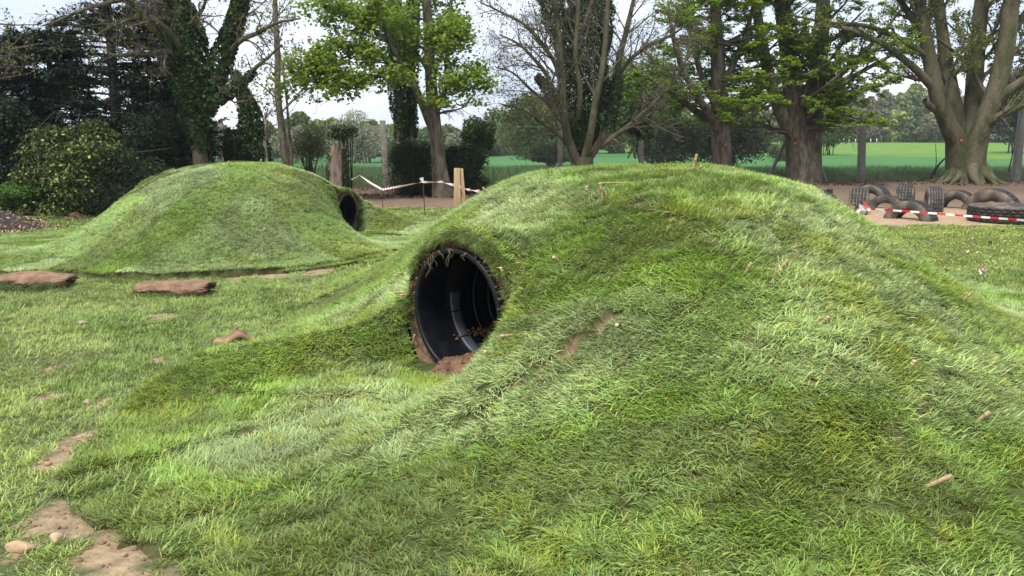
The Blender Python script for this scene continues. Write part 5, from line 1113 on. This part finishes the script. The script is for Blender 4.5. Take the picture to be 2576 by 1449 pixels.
for (v0, ln_, k) in ((-.26, .12, 3), (-.23, .22, 2), (-.19, .10, 3), (-.04, .10, 2), (-.01, .16, 2), (.02, .08, 1), (.11, .08, 2), (-.32, .07, 2), (-.14, .05, 2)):
    for q in range(k):
        vv = v0+rg.normal(0, .022); x, y = m1.xy(.01+rg.uniform(0, .03), vv); p = np.array([x, y, m1.zc+math.sqrt(m1.R**2-vv**2)+.01]); path = [p]; dr = np.array([rg.normal(0, .35), rg.normal(0, .35), -1.])
        for s in range(8):
            dr = dr + rg.normal(0, .35, 3); dr[2] = -abs(dr[2])*.9-.2; dr /= np.linalg.norm(dr); path.append(path[-1]+dr*ln_*rg.uniform(.6, 1.1)/8)
        RT.append(path)
RT = np.array(RT); tag(keep(MB().add(*tubes(RT, np.linspace(.0022, .0007, 9)[None]*np.ones((len(RT), 1)), 4), c=(2.1, 1.9, 1.6)).build('hanging_roots', M_TWIG), R1), kind='stuff')
# ---- mulch heap at the left edge
c = at(-200, 562, 15.7); c[2] = 0; mh = empty('mulch_heap', c); tag(mh, 'heap of dark composted mulch with pale wood chips along its foot, left edge', 'mulch heap')
nr, na_ = 40, 80; rr, aa = np.meshgrid(np.linspace(0, 1, nr), np.arange(na_)*2*pi/na_, indexing='ij'); Rm = 2.35
X = c[0]+rr*Rm*np.cos(aa); Y = c[1]+rr*Rm*.75*np.sin(aa); Z = .62*(np.cos(pi/2*rr**1.1)**1.2) + .05*(fbm(X, Y, .25, 2)-.5) - .03
i = np.arange(nr-1)[:, None]; j = np.arange(na_)[None]; F = np.stack([i*na_+j, (i+1)*na_+j, (i+1)*na_+(j+1) % na_, i*na_+(j+1) % na_], -1).reshape(-1, 4)
M_MULCH = mat('dark_mulch', (.035, .028, .025), .95, nscale=12, c2=(.075, .058, .048), bump=.03, bscale=30)
keep(MB().add(np.stack([X, Y, Z], -1).reshape(-1, 3), F).build('heap', M_MULCH), mh)
n = 2600; a = rg.uniform(-pi, .4, n); r_ = np.where(rg.rand(n) < .75, rg.normal(.98, .07, n), rg.uniform(.2, 1, n)); X = c[0]+r_*Rm*np.cos(a); Y = c[1]+r_*Rm*.75*np.sin(a); Z = np.where(r_ < 1, .62*np.cos(pi/2*np.clip(r_, 0, 1)**1.1)**1.2, 0)+.01+rg.uniform(0, .03, n)
V, F, cc = leaves(np.stack([X, Y, Z], 1), .07, rg, (.42, .28, .17), .5, .8, .4, hue=((.09, .07, .06), .25)); tag(keep(MB().add(V, F, cc).build('wood_chips', M_PLAIN, smooth=False), mh), kind='stuff')
# ---- fallen leaves
def litter(label, regs, seed):
    rg = np.random.RandomState(seed); mb = MB()
    for (x0, x1, y0, y1, n, col, s, var) in regs:
        x = rg.uniform(x0, x1, n); y = rg.uniform(y0, y1, n); k = fbm(x, y, .8, seed) > var; x, y = x[k], y[k]
        mb.add(*leaves(np.stack([x, y, lawn(x, y)+.012+rg.uniform(0, .03, len(x))], 1), s, rg, col, .5, 1.2, .6))
    o = mb.build('leaf_litter', M_PLAIN, smooth=False); tag(o, label, 'leaves', kind='stuff')
litter('brown fallen leaves drifted along the foot of the mesh fence', [(5, 24, 31, 34.9, 6000, (.16, .09, .05), .10, .42), (-8, 3, 23.8, 29.4, 6000, (.14, .08, .045), .09, .40), (-10, -5.5, 17.2, 20, 2200, (.17, .085, .045), .08, .4), (2, 16, 17, 31, 500, (.12, .07, .045), .08, .5)], 3)
litter('scattered dry leaves and petals on the short lawn behind the mounds', [(4, 12, 9.5, 15.8, 170, (.45, .34, .19), .07, .3), (-3, 2, 15, 20, 130, (.40, .36, .15), .07, .3), (-8, -5, 14, 18, 60, (.4, .33, .2), .06, .3), (-4, -1.4, 4, 9, 60, (.42, .33, .2), .035, .3), (4, 12, 9.5, 15.8, 70, (.13, .08, .05), .09, .3)], 4)
# ---- red dots on trunks, odd sticks
def dot(tree_, px, py, d, r=.035):
    c = at(px, py, d); th = np.arange(12)*2*pi/12; V = [c] + [c+np.array([r*cos(t), 0, r*sin(t)]) for t in th]; V2 = [v+np.array([0, .03, 0]) for v in V[1:]]
    F = [(0, 1+2*k, 1+(2*k+1) % 12, 1+(2*k+2) % 12) for k in range(6)] + [(1+k, 13+k, 13+(k+1) % 12, 1+(k+1) % 12) for k in range(12)]
    o = MB().add(V+V2, F, (.75, .10, .07)).build('paint_mark', M_PLAIN); keep(o, tree_)
dot(T8, 1824, 364, 31-.375); dot(T9, 2001, 360, 32.5-.56); dot(T10, 2419, 353, 33-.80)
def stick(label, pts, r0, r1, cat='branch', name='dead_branch', m_=None):
    P = pol(pts, 10); o = MB().add(*trunk(P, np.linspace(r0, r1, 10), 8, 3, 0, .1)).build(name, m_ or M_BARK_DARK); tag(o, label, cat)
stick('dark dead branch propped against the concrete post left of the massive tree', [(2330,462,33.8),(2345,440,34),(2362,412,34.2),(2378,398,34.3)], .06, .03)
stick('thin dark sapling in the mesh fence just left of the massive tree', [(2352,440,34.3),(2356,400,34.3),(2353,362,34.3)], .02, .01, 'sapling', 'sapling')
stick('thin dark sapling in the mesh fence right of the massive tree', [(2537,432,34.7),(2546,395,34.7),(2553,358,34.7)], .03, .015, 'sapling', 'sapling')
# ---- far fences
ff = empty('rail_fence', at(2540, 352, 150)); tag(ff, 'pale wooden post and rail fence at the far side of the field, right edge', 'fence')
for px in range(2478, 2760, 20):
    b = at(px, 352, 150); boxm(q_ := MB(), b, .16, .16, 1.05, (.30, .29, .26)); keep(q_.build('post', M_PLAIN, smooth=False), ff)
for z_ in (.45, .85):
    a, b = at(2470, 352, 150), at(2760, 352, 150); a[2] += z_; b[2] += z_; keep(MB().add(*tubes(np.stack([a, b])[None], np.full((1, 2), .06), 4), c=(.30, .29, .26)).build('rail', M_PLAIN, smooth=False), ff)
fw = empty('field_posts', at(2080, 358, 140)); tag(fw, 'row of small white posts at the far field edge right of the double trunk', 'fence')
for k, px in enumerate((2057, 2068, 2079, 2089, 2099, 2110, 2122, 2136, 2152, 2190, 2205)):
    b = at(px, 360, 138+k); boxm(q_ := MB(), b, .10, .10, .75, (.75, .75, .72)); keep(q_.build('post', M_PLAIN, smooth=False), fw)

# ---- crumbs of soil in the bare patches, ivy on the stump
rg = np.random.RandomState(31); x = rg.uniform(-4.2, -.6, 26000); y = rg.uniform(2.6, 9, 26000); cv = bare(x, y); k = (rg.rand(26000) < cv*.22) & ~m1.inside(x, y) & ~m2.inside(x, y); x, y = x[k], y[k]
cr_ = clods('soil_crumbs', np.stack([x, y, lawn(x, y)+.002], 1), rg.uniform(.003, .013, len(x))*(1+1.5*(rg.rand(len(x)) < .05)), (1.7, 1.7, 1.6), M_SOIL, None, 8); tag(cr_, 'crumbs and small clods of dry soil in the bare patches of the lawn', 'soil', kind='stuff')
ib = MB()
for (pts, rad, n) in (([(868,470,24.4),(872,420,24.4),(866,375,24.5)], [.07,.09,.10], 420), ([(828,460,24.5),(824,430,24.5),(832,390,24.5)], [.05,.08,.10], 260)): ib.add(*pipe_leaves(pol(pts, 10), np.interp(np.arange(10), [0, 5, 9], rad), n, rg, .07, (.05, .08, .025), cvar=.5))
keep(ib.build('ivy', M_LEAF_DK, smooth=False), st)

# ---- air
HB = MB(); boxm(HB, (0, 600, -1.6), 1900, 1900, 17.5); hz = HB.build('haze', None, smooth=False); tag(hz, kind='stuff')
hm = bpy.data.materials.new('haze_air'); hm.use_nodes = True; t_ = hm.node_tree; t_.nodes.clear(); o_ = t_.nodes.new('ShaderNodeOutputMaterial'); v_ = t_.nodes.new('ShaderNodeVolumePrincipled')
v_.inputs['Color'].default_value = (.86, .92, 1, 1); v_.inputs['Density'].default_value = .00045; v_.inputs['Anisotropy'].default_value = .2; t_.links.new(v_.outputs[0], o_.inputs['Volume']); hz.data.materials.append(hm)
